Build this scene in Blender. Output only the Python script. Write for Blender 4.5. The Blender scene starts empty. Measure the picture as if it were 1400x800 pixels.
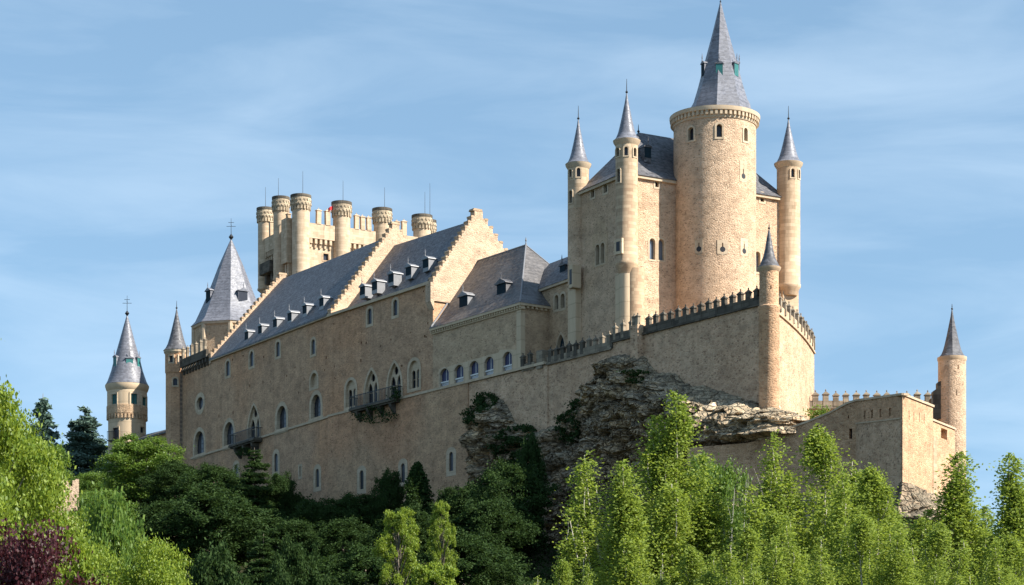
import bpy, bmesh, math, random
import numpy as np
from mathutils import Vector, noise, Matrix

random.seed(7)
RNG = np.random.default_rng(12)
SC = bpy.context.scene
COL = SC.collection
R = math.radians

# ------------------------------------------------------------------ camera, light, exposure
F, CX, HY = 3000.0, 700.0, 1035.0          # focal length in photo pixels, principal column, horizon row
cam = bpy.data.cameras.new('camera')
cam.sensor_width = 36.0
cam.lens = F / 1400.0 * 36.0
cam.shift_y = (HY - 400.0) / 1400.0
cam.clip_start, cam.clip_end = 1.0, 20000.0
cam_o = bpy.data.objects.new('camera', cam)
cam_o.rotation_euler = (R(90), 0, 0)
COL.objects.link(cam_o)
SC.camera = cam_o

SUN_EL = 39.0
SUN_AZ = math.degrees(math.atan2(0.915, -0.404))     # clockwise from +Y
world = bpy.data.worlds.new('World')
SC.world = world
world.use_nodes = True
wn, wl = world.node_tree.nodes, world.node_tree.links
bg = wn['Background']
sky = wn.new('ShaderNodeTexSky')
sky.sky_type = 'NISHITA'
sky.sun_disc = False
sky.sun_elevation = R(SUN_EL)
sky.sun_rotation = R(SUN_AZ)
sky.altitude = 1000.0
sky.air_density = 1.0
sky.dust_density = 0.25
sky.ozone_density = 0.8
# thin cirrus streaks
tc = wn.new('ShaderNodeTexCoord')
mp = wn.new('ShaderNodeMapping')
mp.inputs['Rotation'].default_value = (0, R(-24), 0)
mp.inputs['Scale'].default_value = (2.6, 3.0, 13.0)
nz = wn.new('ShaderNodeTexNoise')
nz.inputs['Scale'].default_value = 2.1
nz.inputs['Detail'].default_value = 9.0
nz.inputs['Roughness'].default_value = 0.56
nz.inputs['Distortion'].default_value = 0.5
rp = wn.new('ShaderNodeValToRGB')
rp.color_ramp.elements[0].position = 0.40
rp.color_ramp.elements[1].position = 0.78
rp.color_ramp.elements[0].color = (0.03, 0.03, 0.03, 1)
rp.color_ramp.elements[1].color = (0.22, 0.22, 0.22, 1)
mx = wn.new('ShaderNodeMix')
mx.data_type = 'RGBA'
mx.inputs[7].default_value = (5.9, 6.7, 7.3, 1)
wl.new(tc.outputs['Generated'], mp.inputs['Vector'])
wl.new(mp.outputs['Vector'], nz.inputs['Vector'])
wl.new(nz.outputs['Fac'], rp.inputs['Fac'])
wl.new(rp.outputs['Color'], mx.inputs[0])
hz = wn.new('ShaderNodeMapping')                       # look a little higher up the dome: clear mountain air
hz.inputs['Scale'].default_value = (1, 1, 0.62)
hz.inputs['Location'].default_value = (0, 0, 0.20)
wl.new(tc.outputs['Generated'], hz.inputs['Vector'])
wl.new(hz.outputs['Vector'], sky.inputs['Vector'])
tint = wn.new('ShaderNodeMix'); tint.data_type = 'RGBA'; tint.blend_type = 'MULTIPLY'; tint.inputs[0].default_value = 1.0
tint.inputs[7].default_value = (0.96, 1.06, 0.97, 1)
wl.new(sky.outputs['Color'], tint.inputs[6])
wl.new(tint.outputs[2], mx.inputs[6])
wl.new(mx.outputs[2], bg.inputs['Color'])
bg.inputs['Strength'].default_value = 0.100

sun = bpy.data.lights.new('sun', 'SUN')
sun.energy = 5.0
sun.angle = R(0.53)
sun.color = (1.0, 0.945, 0.86)
sun_o = bpy.data.objects.new('sun', sun)
sdir = Vector((math.sin(R(SUN_AZ)) * math.cos(R(SUN_EL)), math.cos(R(SUN_AZ)) * math.cos(R(SUN_EL)), math.sin(R(SUN_EL))))
sun_o.rotation_euler = sdir.to_track_quat('Z', 'Y').to_euler()
sun_o.location = (80, 200, 200)
COL.objects.link(sun_o)
SC.view_settings.view_transform = 'Standard'
SC.view_settings.look = 'None'
SC.view_settings.exposure = 1.12
SC.view_settings.gamma = 1.0
SC.view_settings.use_curve_mapping = False

# ------------------------------------------------------------------ materials
def new_mat(name):
    m = bpy.data.materials.new(name)
    m.use_nodes = True
    nt = m.node_tree
    return m, nt.nodes, nt.links, nt.nodes['Principled BSDF']

def mixc(n, l, fac, a, b, mode='MIX'):
    x = n.new('ShaderNodeMix'); x.data_type = 'RGBA'; x.blend_type = mode
    for sock, v in ((0, fac), (6, a), (7, b)):
        if isinstance(v, (int, float)): x.inputs[sock].default_value = v
        elif isinstance(v, tuple): x.inputs[sock].default_value = (*v, 1)
        else: l.new(v, x.inputs[sock])
    return x.outputs[2]

def ramp(n, l, src, stops):
    r = n.new('ShaderNodeValToRGB')
    els = r.color_ramp.elements
    while len(els) < len(stops): els.new(0.5)
    for e, (p, c) in zip(els, stops):
        e.position = p; e.color = (*c, 1) if isinstance(c, tuple) else (c, c, c, 1)
    l.new(src, r.inputs['Fac'])
    return r.outputs['Color']

def mapped(n, l, scale, rot=(0, 0, 0)):
    g = n.new('ShaderNodeNewGeometry'); m = n.new('ShaderNodeMapping')
    m.inputs['Scale'].default_value = scale
    m.inputs['Rotation'].default_value = rot
    l.new(g.outputs['Position'], m.inputs['Vector'])
    return m.outputs['Vector']

def noise_n(n, l, vec, scale, detail=4, rough=0.55):
    t = n.new('ShaderNodeTexNoise'); t.inputs['Scale'].default_value = scale
    t.inputs['Detail'].default_value = detail; t.inputs['Roughness'].default_value = rough
    l.new(vec, t.inputs['Vector']); return t.outputs['Fac']

def stone(name, light, dark, mortar, cell=2.0, flat=1.7, stain=(0.5, 0.42, 0.34), stain_amt=0.6, pits=0.1, bump=0.5, streak=0.35, pink=None):
    m, n, l, b = new_mat(name)
    v = mapped(n, l, (1, 1, flat))
    vo = n.new('ShaderNodeTexVoronoi'); vo.inputs['Scale'].default_value = cell
    l.new(v, vo.inputs['Vector'])
    sep = n.new('ShaderNodeSeparateColor'); l.new(vo.outputs['Color'], sep.inputs[0])
    ve = n.new('ShaderNodeTexVoronoi'); ve.feature = 'DISTANCE_TO_EDGE'; ve.inputs['Scale'].default_value = cell
    l.new(v, ve.inputs['Vector'])
    c = ramp(n, l, sep.outputs[0], [(0.0, dark), (0.5, tuple((a + d) / 2 for a, d in zip(light, dark))), (1.0, light)])
    edge = ramp(n, l, ve.outputs['Distance'], [(0.02, 1.0), (0.09, 0.0)])
    c = mixc(n, l, edge, c, mortar)
    # odd dark stones and sockets
    vp = n.new('ShaderNodeTexVoronoi'); vp.inputs['Scale'].default_value = cell * 1.7; l.new(v, vp.inputs['Vector'])
    sep2 = n.new('ShaderNodeSeparateColor'); l.new(vp.outputs['Color'], sep2.inputs[0])
    pm = ramp(n, l, sep2.outputs[1], [(1 - pits - 0.002, 0.0), (1 - pits + 0.002, 0.8)])
    c = mixc(n, l, pm, c, tuple(x * 0.55 for x in dark))
    wv = mapped(n, l, (1, 1, 1))
    big = noise_n(n, l, wv, 0.085, 6, 0.62)
    bm_ = ramp(n, l, big, [(0.42, 0.0), (0.68, 1.0)])
    k = n.new('ShaderNodeMath'); k.operation = 'MULTIPLY'; k.inputs[1].default_value = stain_amt; l.new(bm_, k.inputs[0])
    c = mixc(n, l, k.outputs[0], c, mixc(n, l, 1.0, c, stain, 'MULTIPLY'))
    if pink:
        pn = ramp(n, l, noise_n(n, l, wv, 0.06, 3, 0.5), [(0.45, 0.0), (0.62, 1.0)])
        c = mixc(n, l, pn, c, mixc(n, l, 1.0, c, pink, 'MULTIPLY'))
    sv = mapped(n, l, (0.9, 0.9, 0.045))
    st = ramp(n, l, noise_n(n, l, sv, 1.0, 5, 0.65), [(0.52, 0.0), (0.72, 1.0)])
    k2 = n.new('ShaderNodeMath'); k2.operation = 'MULTIPLY'; k2.inputs[1].default_value = streak; l.new(st, k2.inputs[0])
    c = mixc(n, l, k2.outputs[0], c, mixc(n, l, 1.0, c, (0.55, 0.5, 0.45), 'MULTIPLY'))
    mot = ramp(n, l, noise_n(n, l, mapped(n, l, (1, 1, 1.5)), 0.45, 7, 0.68), [(0.30, 0.66), (0.52, 1.0), (0.72, 1.16)])
    c = mixc(n, l, 1.0, c, mot, 'MULTIPLY')
    l.new(c, b.inputs['Base Color'])
    b.inputs['Roughness'].default_value = 0.92
    b.inputs['Specular IOR Level'].default_value = 0.2
    bp = n.new('ShaderNodeBump'); bp.inputs['Strength'].default_value = bump; bp.inputs['Distance'].default_value = 0.12
    hsum = n.new('ShaderNodeMath'); hsum.operation = 'ADD'
    ee = ramp(n, l, ve.outputs['Distance'], [(0.0, 0.0), (0.16, 1.0)])
    l.new(ee, hsum.inputs[0]); l.new(noise_n(n, l, wv, 4.0, 5, 0.7), hsum.inputs[1])
    l.new(hsum.outputs[0], bp.inputs['Height']); l.new(bp.outputs['Normal'], b.inputs['Normal'])
    return m

def ashlar(name, light, dark, course=0.45, streak=0.4, bump=0.25):
    m, n, l, b = new_mat(name)
    wv = mapped(n, l, (1, 1, 1))
    v = mapped(n, l, (0.75, 0.75, 1.0 / course))
    sx = n.new('ShaderNodeSeparateXYZ'); l.new(v, sx.inputs[0])
    fl = n.new('ShaderNodeMath'); fl.operation = 'FLOOR'; l.new(sx.outputs[2], fl.inputs[0])
    fr = n.new('ShaderNodeMath'); fr.operation = 'FRACT'; l.new(sx.outputs[2], fr.inputs[0])
    cb = n.new('ShaderNodeCombineXYZ'); l.new(sx.outputs[0], cb.inputs[0]); l.new(sx.outputs[1], cb.inputs[1]); 
    mu = n.new('ShaderNodeMath'); mu.operation = 'MULTIPLY'; mu.inputs[1].default_value = 7.31; l.new(fl.outputs[0], mu.inputs[0]); l.new(mu.outputs[0], cb.inputs[2])
    vo = n.new('ShaderNodeTexVoronoi'); vo.inputs['Scale'].default_value = 1.0; l.new(cb.outputs[0], vo.inputs['Vector'])
    sp = n.new('ShaderNodeSeparateColor'); l.new(vo.outputs['Color'], sp.inputs[0])
    c = ramp(n, l, sp.outputs[0], [(0, dark), (1, light)])
    jt = ramp(n, l, fr.outputs[0], [(0.0, 1.0), (0.1, 0.0)])
    c = mixc(n, l, jt, c, tuple(x * 0.75 for x in dark))
    sv = mapped(n, l, (1.1, 1.1, 0.12))
    st = ramp(n, l, noise_n(n, l, sv, 1.0, 6, 0.7), [(0.5, 0.0), (0.75, 1.0)])
    k2 = n.new('ShaderNodeMath'); k2.operation = 'MULTIPLY'; k2.inputs[1].default_value = streak; l.new(st, k2.inputs[0])
    c = mixc(n, l, k2.outputs[0], c, mixc(n, l, 1.0, c, (0.42, 0.38, 0.33), 'MULTIPLY'))
    l.new(c, b.inputs['Base Color']); b.inputs['Roughness'].default_value = 0.9; b.inputs['Specular IOR Level'].default_value = 0.2
    bp = n.new('ShaderNodeBump'); bp.inputs['Strength'].default_value = bump; bp.inputs['Distance'].default_value = 0.06
    l.new(noise_n(n, l, wv, 3.0, 6, 0.7), bp.inputs['Height']); l.new(bp.outputs['Normal'], b.inputs['Normal'])
    return m

def slate(name, base=(0.10, 0.105, 0.135), rough=0.42, var=0.35):
    m, n, l, b = new_mat(name)
    v = mapped(n, l, (1, 1, 1.6))
    vo = n.new('ShaderNodeTexVoronoi'); vo.inputs['Scale'].default_value = 2.6; l.new(v, vo.inputs['Vector'])
    sp = n.new('ShaderNodeSeparateColor'); l.new(vo.outputs['Color'], sp.inputs[0])
    c = ramp(n, l, sp.outputs[0], [(0, tuple(x * (1 - var) for x in base)), (1, tuple(min(1, x * (1 + var)) for x in base))])
    wv = mapped(n, l, (1, 1, 1))
    lich = ramp(n, l, noise_n(n, l, wv, 0.35, 7, 0.7), [(0.5, 0.0), (0.75, 0.6)])
    c = mixc(n, l, lich, c, tuple(x * 1.5 + 0.03 for x in base))
    wash = ramp(n, l, noise_n(n, l, mapped(n, l, (0.8, 0.8, 0.07)), 1.0, 4, 0.6), [(0.5, 0.0), (0.75, 0.5)])
    c = mixc(n, l, wash, c, tuple(x * 0.6 for x in base))
    zx = n.new('ShaderNodeSeparateXYZ'); l.new(wv, zx.inputs[0])
    zm = n.new('ShaderNodeMath'); zm.operation = 'MULTIPLY_ADD'; zm.inputs[1].default_value = 1.7; l.new(zx.outputs[2], zm.inputs[0])
    zn = n.new('ShaderNodeMath'); zn.operation = 'MULTIPLY'; zn.inputs[1].default_value = 0.35; l.new(noise_n(n, l, wv, 0.9, 3), zn.inputs[0]); l.new(zn.outputs[0], zm.inputs[2])
    zf = n.new('ShaderNodeMath'); zf.operation = 'FRACT'; l.new(zm.outputs[0], zf.inputs[0])
    c = mixc(n, l, 1.0, c, ramp(n, l, zf.outputs[0], [(0.0, 0.66), (0.22, 1.0), (1.0, 1.08)]), 'MULTIPLY')
    l.new(c, b.inputs['Base Color'])
    rr = n.new('ShaderNodeMath'); rr.operation = 'MULTIPLY_ADD'; rr.inputs[1].default_value = 0.25; rr.inputs[2].default_value = rough - 0.12
    l.new(sp.outputs[1], rr.inputs[0]); l.new(rr.outputs[0], b.inputs['Roughness'])
    b.inputs['Specular IOR Level'].default_value = 0.35
    bp = n.new('ShaderNodeBump'); bp.inputs['Strength'].default_value = 0.2; bp.inputs['Distance'].default_value = 0.05
    l.new(sp.outputs[2], bp.inputs['Height']); l.new(bp.outputs['Normal'], b.inputs['Normal'])
    return m

def plain(name, col, rough=0.7, metal=0.0, spec=0.4, var=0.2, scale=1.5):
    m, n, l, b = new_mat(name)
    c = ramp(n, l, noise_n(n, l, mapped(n, l, (1, 1, 1)), scale, 5, 0.65),
             [(0.3, tuple(x * (1 - var) for x in col)), (0.7, tuple(x * (1 + var) for x in col))])
    l.new(c, b.inputs['Base Color'])
    b.inputs['Roughness'].default_value = rough; b.inputs['Metallic'].default_value = metal
    b.inputs['Specular IOR Level'].default_value = spec
    return m

def leaf_mat(name, c0, c1, tr=(0.2, 0.3, 0.04), trf=0.4, rough=0.5, spec=0.3):
    m = bpy.data.materials.new(name); m.use_nodes = True
    n, l = m.node_tree.nodes, m.node_tree.links
    n.clear()
    out = n.new('ShaderNodeOutputMaterial')
    at = n.new('ShaderNodeAttribute'); at.attribute_name = 'rnd'
    c = ramp(n, l, at.outputs['Fac'], [(0, c0), (1, c1)])
    d = n.new('ShaderNodeBsdfPrincipled'); d.inputs['Roughness'].default_value = rough; d.inputs['Specular IOR Level'].default_value = spec
    l.new(c, d.inputs['Base Color'])
    t = n.new('ShaderNodeBsdfTranslucent')
    tcx = mixc(n, l, 0.5, c, tr)
    l.new(tcx, t.inputs['Color'])
    mxs = n.new('ShaderNodeMixShader'); mxs.inputs[0].default_value = trf
    l.new(d.outputs[0], mxs.inputs[1]); l.new(t.outputs[0], mxs.inputs[2]); l.new(mxs.outputs[0], out.inputs['Surface'])
    return m

def rock_mat(name, base=(0.68, 0.495, 0.31), grey=(0.60, 0.485, 0.35), dark=(0.19, 0.155, 0.12)):
    m, n, l, b = new_mat(name)
    wv = mapped(n, l, (1, 1, 1))
    big = noise_n(n, l, wv, 0.16, 7, 0.65)
    c = ramp(n, l, big, [(0.36, grey), (0.5, base), (0.66, tuple(min(1, x * 1.25) for x in base))])
    sv = mapped(n, l, (0.12, 0.12, 1.1))
    strat = ramp(n, l, noise_n(n, l, sv, 1.0, 5, 0.7), [(0.40, 0.68), (0.62, 1.1)])
    c = mixc(n, l, 0.75, c, mixc(n, l, 1.0, c, strat, 'MULTIPLY'))
    st = ramp(n, l, noise_n(n, l, mapped(n, l, (0.5, 0.5, 0.16)), 1.0, 6, 0.7), [(0.56, 0.0), (0.70, 0.8)])
    c = mixc(n, l, st, c, dark)
    och = ramp(n, l, noise_n(n, l, wv, 0.3, 3, 0.5), [(0.64, 0.0), (0.74, 0.55)])
    c = mixc(n, l, och, c, (0.42, 0.24, 0.09))
    gg = n.new('ShaderNodeNewGeometry'); sz = n.new('ShaderNodeSeparateXYZ'); l.new(gg.outputs['Normal'], sz.inputs[0])
    ad = n.new('ShaderNodeMath'); ad.operation = 'MULTIPLY_ADD'; ad.inputs[1].default_value = 1.1; l.new(noise_n(n, l, wv, 0.55, 6, 0.7), ad.inputs[0]); l.new(sz.outputs[2], ad.inputs[2])
    lichen_shade = ramp(n, l, ad.outputs[0], [(0.80, 0.0), (1.15, 0.75)])  # upward faces darkened: lichen, plus painted shade on ledges that would catch sun
    c = mixc(n, l, lichen_shade, c, (0.26, 0.222, 0.155))
    sp = ramp(n, l, noise_n(n, l, wv, 2.2, 8, 0.75), [(0.3, 0.72), (0.7, 1.3)])
    c = mixc(n, l, 1.0, c, sp, 'MULTIPLY')
    wn_ = n.new('ShaderNodeTexNoise'); wn_.inputs['Scale'].default_value = 0.5; wn_.inputs['Detail'].default_value = 4; l.new(wv, wn_.inputs['Vector'])
    wa = n.new('ShaderNodeVectorMath'); wa.operation = 'MULTIPLY_ADD'; wa.inputs[1].default_value = (2.2, 2.2, 1.4); l.new(wn_.outputs['Color'], wa.inputs[0]); l.new(wv, wa.inputs[2])
    hts = []
    for sc_v, sc_s, wid, amt in (((.8, .8, 1.5), .34, .03, .75), ((1, 1, 1.7), .95, .03, .35)):
        mv = n.new('ShaderNodeVectorMath'); mv.operation = 'MULTIPLY'; mv.inputs[1].default_value = sc_v; l.new(wa.outputs[0], mv.inputs[0])
        vd = n.new('ShaderNodeTexVoronoi'); vd.feature = 'DISTANCE_TO_EDGE'; vd.inputs['Scale'].default_value = sc_s; l.new(mv.outputs[0], vd.inputs['Vector'])
        vc = n.new('ShaderNodeTexVoronoi'); vc.inputs['Scale'].default_value = sc_s; l.new(mv.outputs[0], vc.inputs['Vector'])
        sc3 = n.new('ShaderNodeSeparateColor'); l.new(vc.outputs['Color'], sc3.inputs[0])
        c = mixc(n, l, 1.0, c, ramp(n, l, sc3.outputs[0], [(0.0, 0.74), (1.0, 1.22)]), 'MULTIPLY')
        c = mixc(n, l, ramp(n, l, vd.outputs['Distance'], [(0.0, amt), (wid, 0.0)]), c, (0.05, 0.042, 0.034))
        hts.append(ramp(n, l, vd.outputs['Distance'], [(0.0, 0.0), (0.16, 1.0)]))
    l.new(c, b.inputs['Base Color']); b.inputs['Roughness'].default_value = 0.95; b.inputs['Specular IOR Level'].default_value = 0.15
    bp = n.new('ShaderNodeBump'); bp.inputs['Strength'].default_value = 0.9; bp.inputs['Distance'].default_value = 0.5
    h1 = n.new('ShaderNodeMath'); h1.operation = 'ADD'; l.new(hts[0], h1.inputs[0]); l.new(hts[1], h1.inputs[1])
    h2 = n.new('ShaderNodeMath'); h2.operation = 'ADD'; l.new(h1.outputs[0], h2.inputs[0]); l.new(noise_n(n, l, wv, 1.1, 9, 0.72), h2.inputs[1])
    l.new(h2.outputs[0], bp.inputs['Height']); l.new(bp.outputs['Normal'], b.inputs['Normal'])
    return m

M = {}
M['facade'] = stone('facade_rubble', (0.62, 0.395, 0.24), (0.43, 0.256, 0.15), (0.55, 0.366, 0.235), cell=2.3, flat=2.9, pits=0.03, stain=(0.68, 0.67, 0.68), stain_amt=0.5, streak=0.42, pink=(1.05, 0.94, 0.86))
M['lower'] = stone('lower_rubble', (0.61, 0.388, 0.23), (0.42, 0.258, 0.15), (0.55, 0.378, 0.235), cell=2.4, flat=2.0, pits=0.03, stain=(0.78, 0.72, 0.70), stain_amt=0.5, streak=0.25, pink=(1.05, 0.93, 0.88))
M['keep'] = stone('keep_rubble', (0.63, 0.45, 0.305), (0.50, 0.345, 0.226), (0.63, 0.462, 0.318), cell=2.9, bump=0.6, pits=0.06, stain=(0.88, 0.80, 0.70), stain_amt=0.5, streak=0.25)
M['hall'] = stone('hall_rubble', (0.58, 0.415, 0.265), (0.45, 0.305, 0.19), (0.56, 0.405, 0.268), cell=2.3, flat=2.0, pits=0.03, stain=(0.82, 0.78, 0.73), stain_amt=0.4, streak=0.2)
M['terrace'] = stone('terrace_rubble', (0.63, 0.43, 0.28), (0.46, 0.292, 0.182), (0.63, 0.455, 0.305), cell=2.1, flat=1.7, pits=0.05, stain=(0.82, 0.75, 0.70), stain_amt=0.5, streak=0.2)
M['gable'] = stone('gable_stone', (0.60, 0.44, 0.305), (0.48, 0.338, 0.228), (0.58, 0.435, 0.305), cell=2.4, pits=0.02, stain=(0.90, 0.82, 0.72), stain_amt=0.5, streak=0.1)
M['bastion'] = stone('bastion_stone', (0.60, 0.375, 0.222), (0.44, 0.26, 0.148), (0.59, 0.40, 0.25), cell=2.4, pits=0.025, stain=(0.82, 0.74, 0.68), stain_amt=0.5, streak=0.25)
M['ashlar'] = ashlar('pale_ashlar', (0.55, 0.412, 0.278), (0.40, 0.288, 0.185), 0.5, 0.6)
M['ashlar_red'] = ashlar('weathered_ashlar', (0.50, 0.37, 0.24), (0.36, 0.245, 0.155), 0.45, 0.6)
M['trim'] = ashlar('trim_stone', (0.54, 0.425, 0.295), (0.45, 0.345, 0.235), 0.7, 0.25, 0.1)
M['plaster'] = ashlar('cream_render', (0.58, 0.45, 0.305), (0.53, 0.405, 0.27), 2.0, 0.3, 0.1)
M['pale'] = ashlar('white_limestone', (0.57, 0.435, 0.30), (0.43, 0.318, 0.21), 0.5, 0.55)
M['crown'] = ashlar('crown_stone', (0.52, 0.415, 0.285), (0.30, 0.238, 0.165), 0.4, 0.6)
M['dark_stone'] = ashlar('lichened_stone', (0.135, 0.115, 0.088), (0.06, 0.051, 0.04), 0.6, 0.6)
M['merlon'] = ashlar('grey_merlon_stone', (0.31, 0.255, 0.185), (0.15, 0.122, 0.09), 0.5, 0.75)
M['slate'] = slate('slate', (0.085, 0.083, 0.088), 0.55, .45)
M['slate_spire'] = slate('slate_spire', (0.140, 0.142, 0.162), 0.46, 0.25)
M['slate_worn'] = slate('slate_worn', (0.10, 0.093, 0.090), 0.5, 0.3)
M['lead'] = plain('lead_sheet', (0.18, 0.182, 0.19), 0.45, 0.0, 0.5, 0.15, 2)
M['iron'] = plain('wrought_iron', (0.03, 0.03, 0.032), 0.5, 0.5, 0.5)
M['glass'] = plain('window_glass', (0.022, 0.024, 0.034), 0.3, 0.0, 0.3, 0.3, 0.8)
M['blind'] = plain('blue_blind', (0.035, 0.04, 0.10), 0.55, 0.0, 0.4, 0.12, 1)
M['sky_glass'] = plain('bright_glass', (0.10, 0.12, 0.15), 0.03, 0.0, 1.0, 0.1, 1)
M['teal'] = plain('teal_shutter', (0.02, 0.13, 0.125), 0.5, 0.0, 0.4, 0.2, 2)
M['teal_dark'] = plain('dark_teal_shutter', (0.008, 0.022, 0.032), 0.8, 0.0, 0.15, 0.2, 2)
M['white'] = plain('white_paint', (0.62, 0.62, 0.60), 0.5, 0.0, 0.4, 0.08)
M['lattice'] = plain('lattice_panel', (0.16, 0.17, 0.21), 0.5, 0.0, 0.4, 0.5, 9)
M['rock'] = rock_mat('cliff_rock')
M['rock_sun_dimmed'] = rock_mat('sun_dimmed_rock', (0.44, 0.33, 0.22), (0.36, 0.29, 0.21), (0.13, 0.10, 0.075))  # copy of the cliff rock, colour darkened to offset direct sun
M['soil'] = plain('soil', (0.05, 0.048, 0.026), 0.95, 0, 0.1, 0.5, 0.3)
M['plaza'] = plain('paving', (0.3, 0.26, 0.2), 0.9, 0, 0.2, 0.2, 0.5)
M['bark'] = plain('bark', (0.16, 0.135, 0.105), 0.95, 0, 0.1, 0.4, 4)
M['bark_pale'] = plain('pale_bark', (0.34, 0.31, 0.25), 0.9, 0, 0.1, 0.3, 4)
M['flag_red'] = plain('red_cloth', (0.5, 0.03, 0.03), 0.8)
M['leaf_poplar'] = leaf_mat('poplar_leaf', (0.145, 0.205, 0.028), (0.255, 0.315, 0.062), (0.46, 0.56, 0.06), 0.44, 0.55, 0.2)
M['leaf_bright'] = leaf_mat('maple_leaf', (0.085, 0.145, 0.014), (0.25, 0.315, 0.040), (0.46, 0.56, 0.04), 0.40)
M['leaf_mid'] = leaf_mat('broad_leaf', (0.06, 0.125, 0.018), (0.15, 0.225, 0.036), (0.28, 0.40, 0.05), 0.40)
M['leaf_dark'] = leaf_mat('dark_leaf', (0.017, 0.038, 0.010), (0.043, 0.076, 0.020), (0.08, 0.14, 0.025), 0.30, 0.7, 0.12)  # leaf colour lowered to carry part of the castle's shade on the slope
M['leaf_conifer'] = leaf_mat('conifer_needle', (0.06, 0.11, 0.085), (0.13, 0.19, 0.145), (0.06, 0.10, 0.06), 0.18, 0.7, 0.15)
M['leaf_purple'] = leaf_mat('plum_leaf', (0.030, 0.009, 0.012), (0.075, 0.018, 0.022), (0.16, 0.02, 0.03), 0.3)
M['leaf_ivy'] = leaf_mat('ivy_leaf', (0.015, 0.034, 0.010), (0.04, 0.072, 0.02), (0.06, 0.11, 0.02), 0.2, 0.7, 0.12)

# ------------------------------------------------------------------ object helpers
ORG = {}
def thing(name, label, cat, loc, group=None):
    o = bpy.data.objects.new(name, None); COL.objects.link(o)
    o.empty_display_size = 0.5
    o.location = loc; o['label'] = label; o['category'] = cat
    if group: o['group'] = group
    ORG[o.name] = Vector(loc)
    return o

def obj(name, bm, mat, parent=None, smooth=None):
    org = ORG[parent.name] if parent else Vector((0, 0, 0))
    if isinstance(bm, bmesh.types.BMesh):
        bmesh.ops.recalc_face_normals(bm, faces=bm.faces[:])
        if org.length: bmesh.ops.translate(bm, vec=-org, verts=bm.verts[:])
        me = bpy.data.meshes.new(name); bm.to_mesh(me); bm.free()
    else:
        me = bm
    if mat and not me.materials: me.materials.append(mat)
    if smooth:
        me.polygons.foreach_set('use_smooth', [True] * len(me.polygons))
        me.set_sharp_from_angle(angle=R(smooth))
    o = bpy.data.objects.new(name, me); COL.objects.link(o)
    if parent: o.parent = parent
    ORG[o.name] = org
    return o

def cut(o, cbm):
    if not cbm.verts: return
    bmesh.ops.recalc_face_normals(cbm, faces=cbm.faces[:])
    bmesh.ops.translate(cbm, vec=-ORG[o.name], verts=cbm.verts[:])
    me = bpy.data.meshes.new('cutter'); cbm.to_mesh(me); cbm.free()
    co = bpy.data.objects.new('cutter', me); COL.objects.link(co)
    co.parent = o.parent
    md = o.modifiers.new('b', 'BOOLEAN'); md.object = co; md.operation = 'DIFFERENCE'; md.solver = 'EXACT'; md.use_self = True
    dg = bpy.context.evaluated_depsgraph_get(); dg.update()
    nm = bpy.data.meshes.new_from_object(o.evaluated_get(dg))
    o.modifiers.clear(); old = o.data; o.data = nm
    bpy.data.objects.remove(co); bpy.data.meshes.remove(me); bpy.data.meshes.remove(old)

class Plane:
    def __init__(s, A, d):
        L = math.hypot(*d); s.A = (A[0], A[1]); s.d = (d[0] / L, d[1] / L)
        n = (-s.d[1], s.d[0])
        if n[0] * s.A[0] + n[1] * s.A[1] > 0: n = (-n[0], -n[1])
        s.n = n
    def s(s, px):
        k = (px - CX) / F
        return (k * s.A[1] - s.A[0]) / (s.d[0] - k * s.d[1])
    def Y(s, px): return s.A[1] + s.d[1] * s.s(px)
    def z(s, px, py): return (HY - py) * s.Y(px) / F
    def w(s, t, z, o=0.0):
        return Vector((s.A[0] + s.d[0] * t + s.n[0] * o, s.A[1] + s.d[1] * t + s.n[1] * o, z))
    def xy(s, px, o=0.0):
        v = s.w(s.s(px), 0, o); return (v.x, v.y)

def P(px, py, Y): return Vector(((px - CX) / F * Y, Y, (HY - py) * Y / F))

def prism(bm, pl, poly, o0, o1):
    a = [bm.verts.new(pl.w(s, z, o0)) for s, z in poly]
    b = [bm.verts.new(pl.w(s, z, o1)) for s, z in poly]
    bm.faces.new(a); bm.faces.new(b[::-1])
    n = len(poly)
    for i in range(n):
        j = (i + 1) % n
        bm.faces.new((a[j], a[i], b[i], b[j]))

def box(bm, pl, s0, s1, z0, z1, o0, o1): prism(bm, pl, [(s0, z0), (s1, z0), (s1, z1), (s0, z1)], o0, o1)

def ringp(bm, pl, inner, outer, o0, o1):
    n = len(inner)
    V = [[bm.verts.new(pl.w(s, z, o)) for s, z in q] for q, o in ((outer, o0), (inner, o0), (inner, o1), (outer, o1))]
    for i in range(n):
        j = (i + 1) % n
        for a, b in ((0, 1), (1, 2), (2, 3), (3, 0)):
            bm.faces.new((V[a][i], V[a][j], V[b][j], V[b][i]))

def vprism(bm, pts, z0, z1):            # vertical prism on a ground polygon; z1 may be a list
    zt = z1 if isinstance(z1, (list, tuple)) else [z1] * len(pts)
    a = [bm.verts.new((x, y, z0)) for x, y in pts]
    b = [bm.verts.new((x, y, z)) for (x, y), z in zip(pts, zt)]
    bm.faces.new(a[::-1]); bm.faces.new(b)
    n = len(pts)
    for i in range(n):
        j = (i + 1) % n
        bm.faces.new((a[i], a[j], b[j], b[i]))

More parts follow.
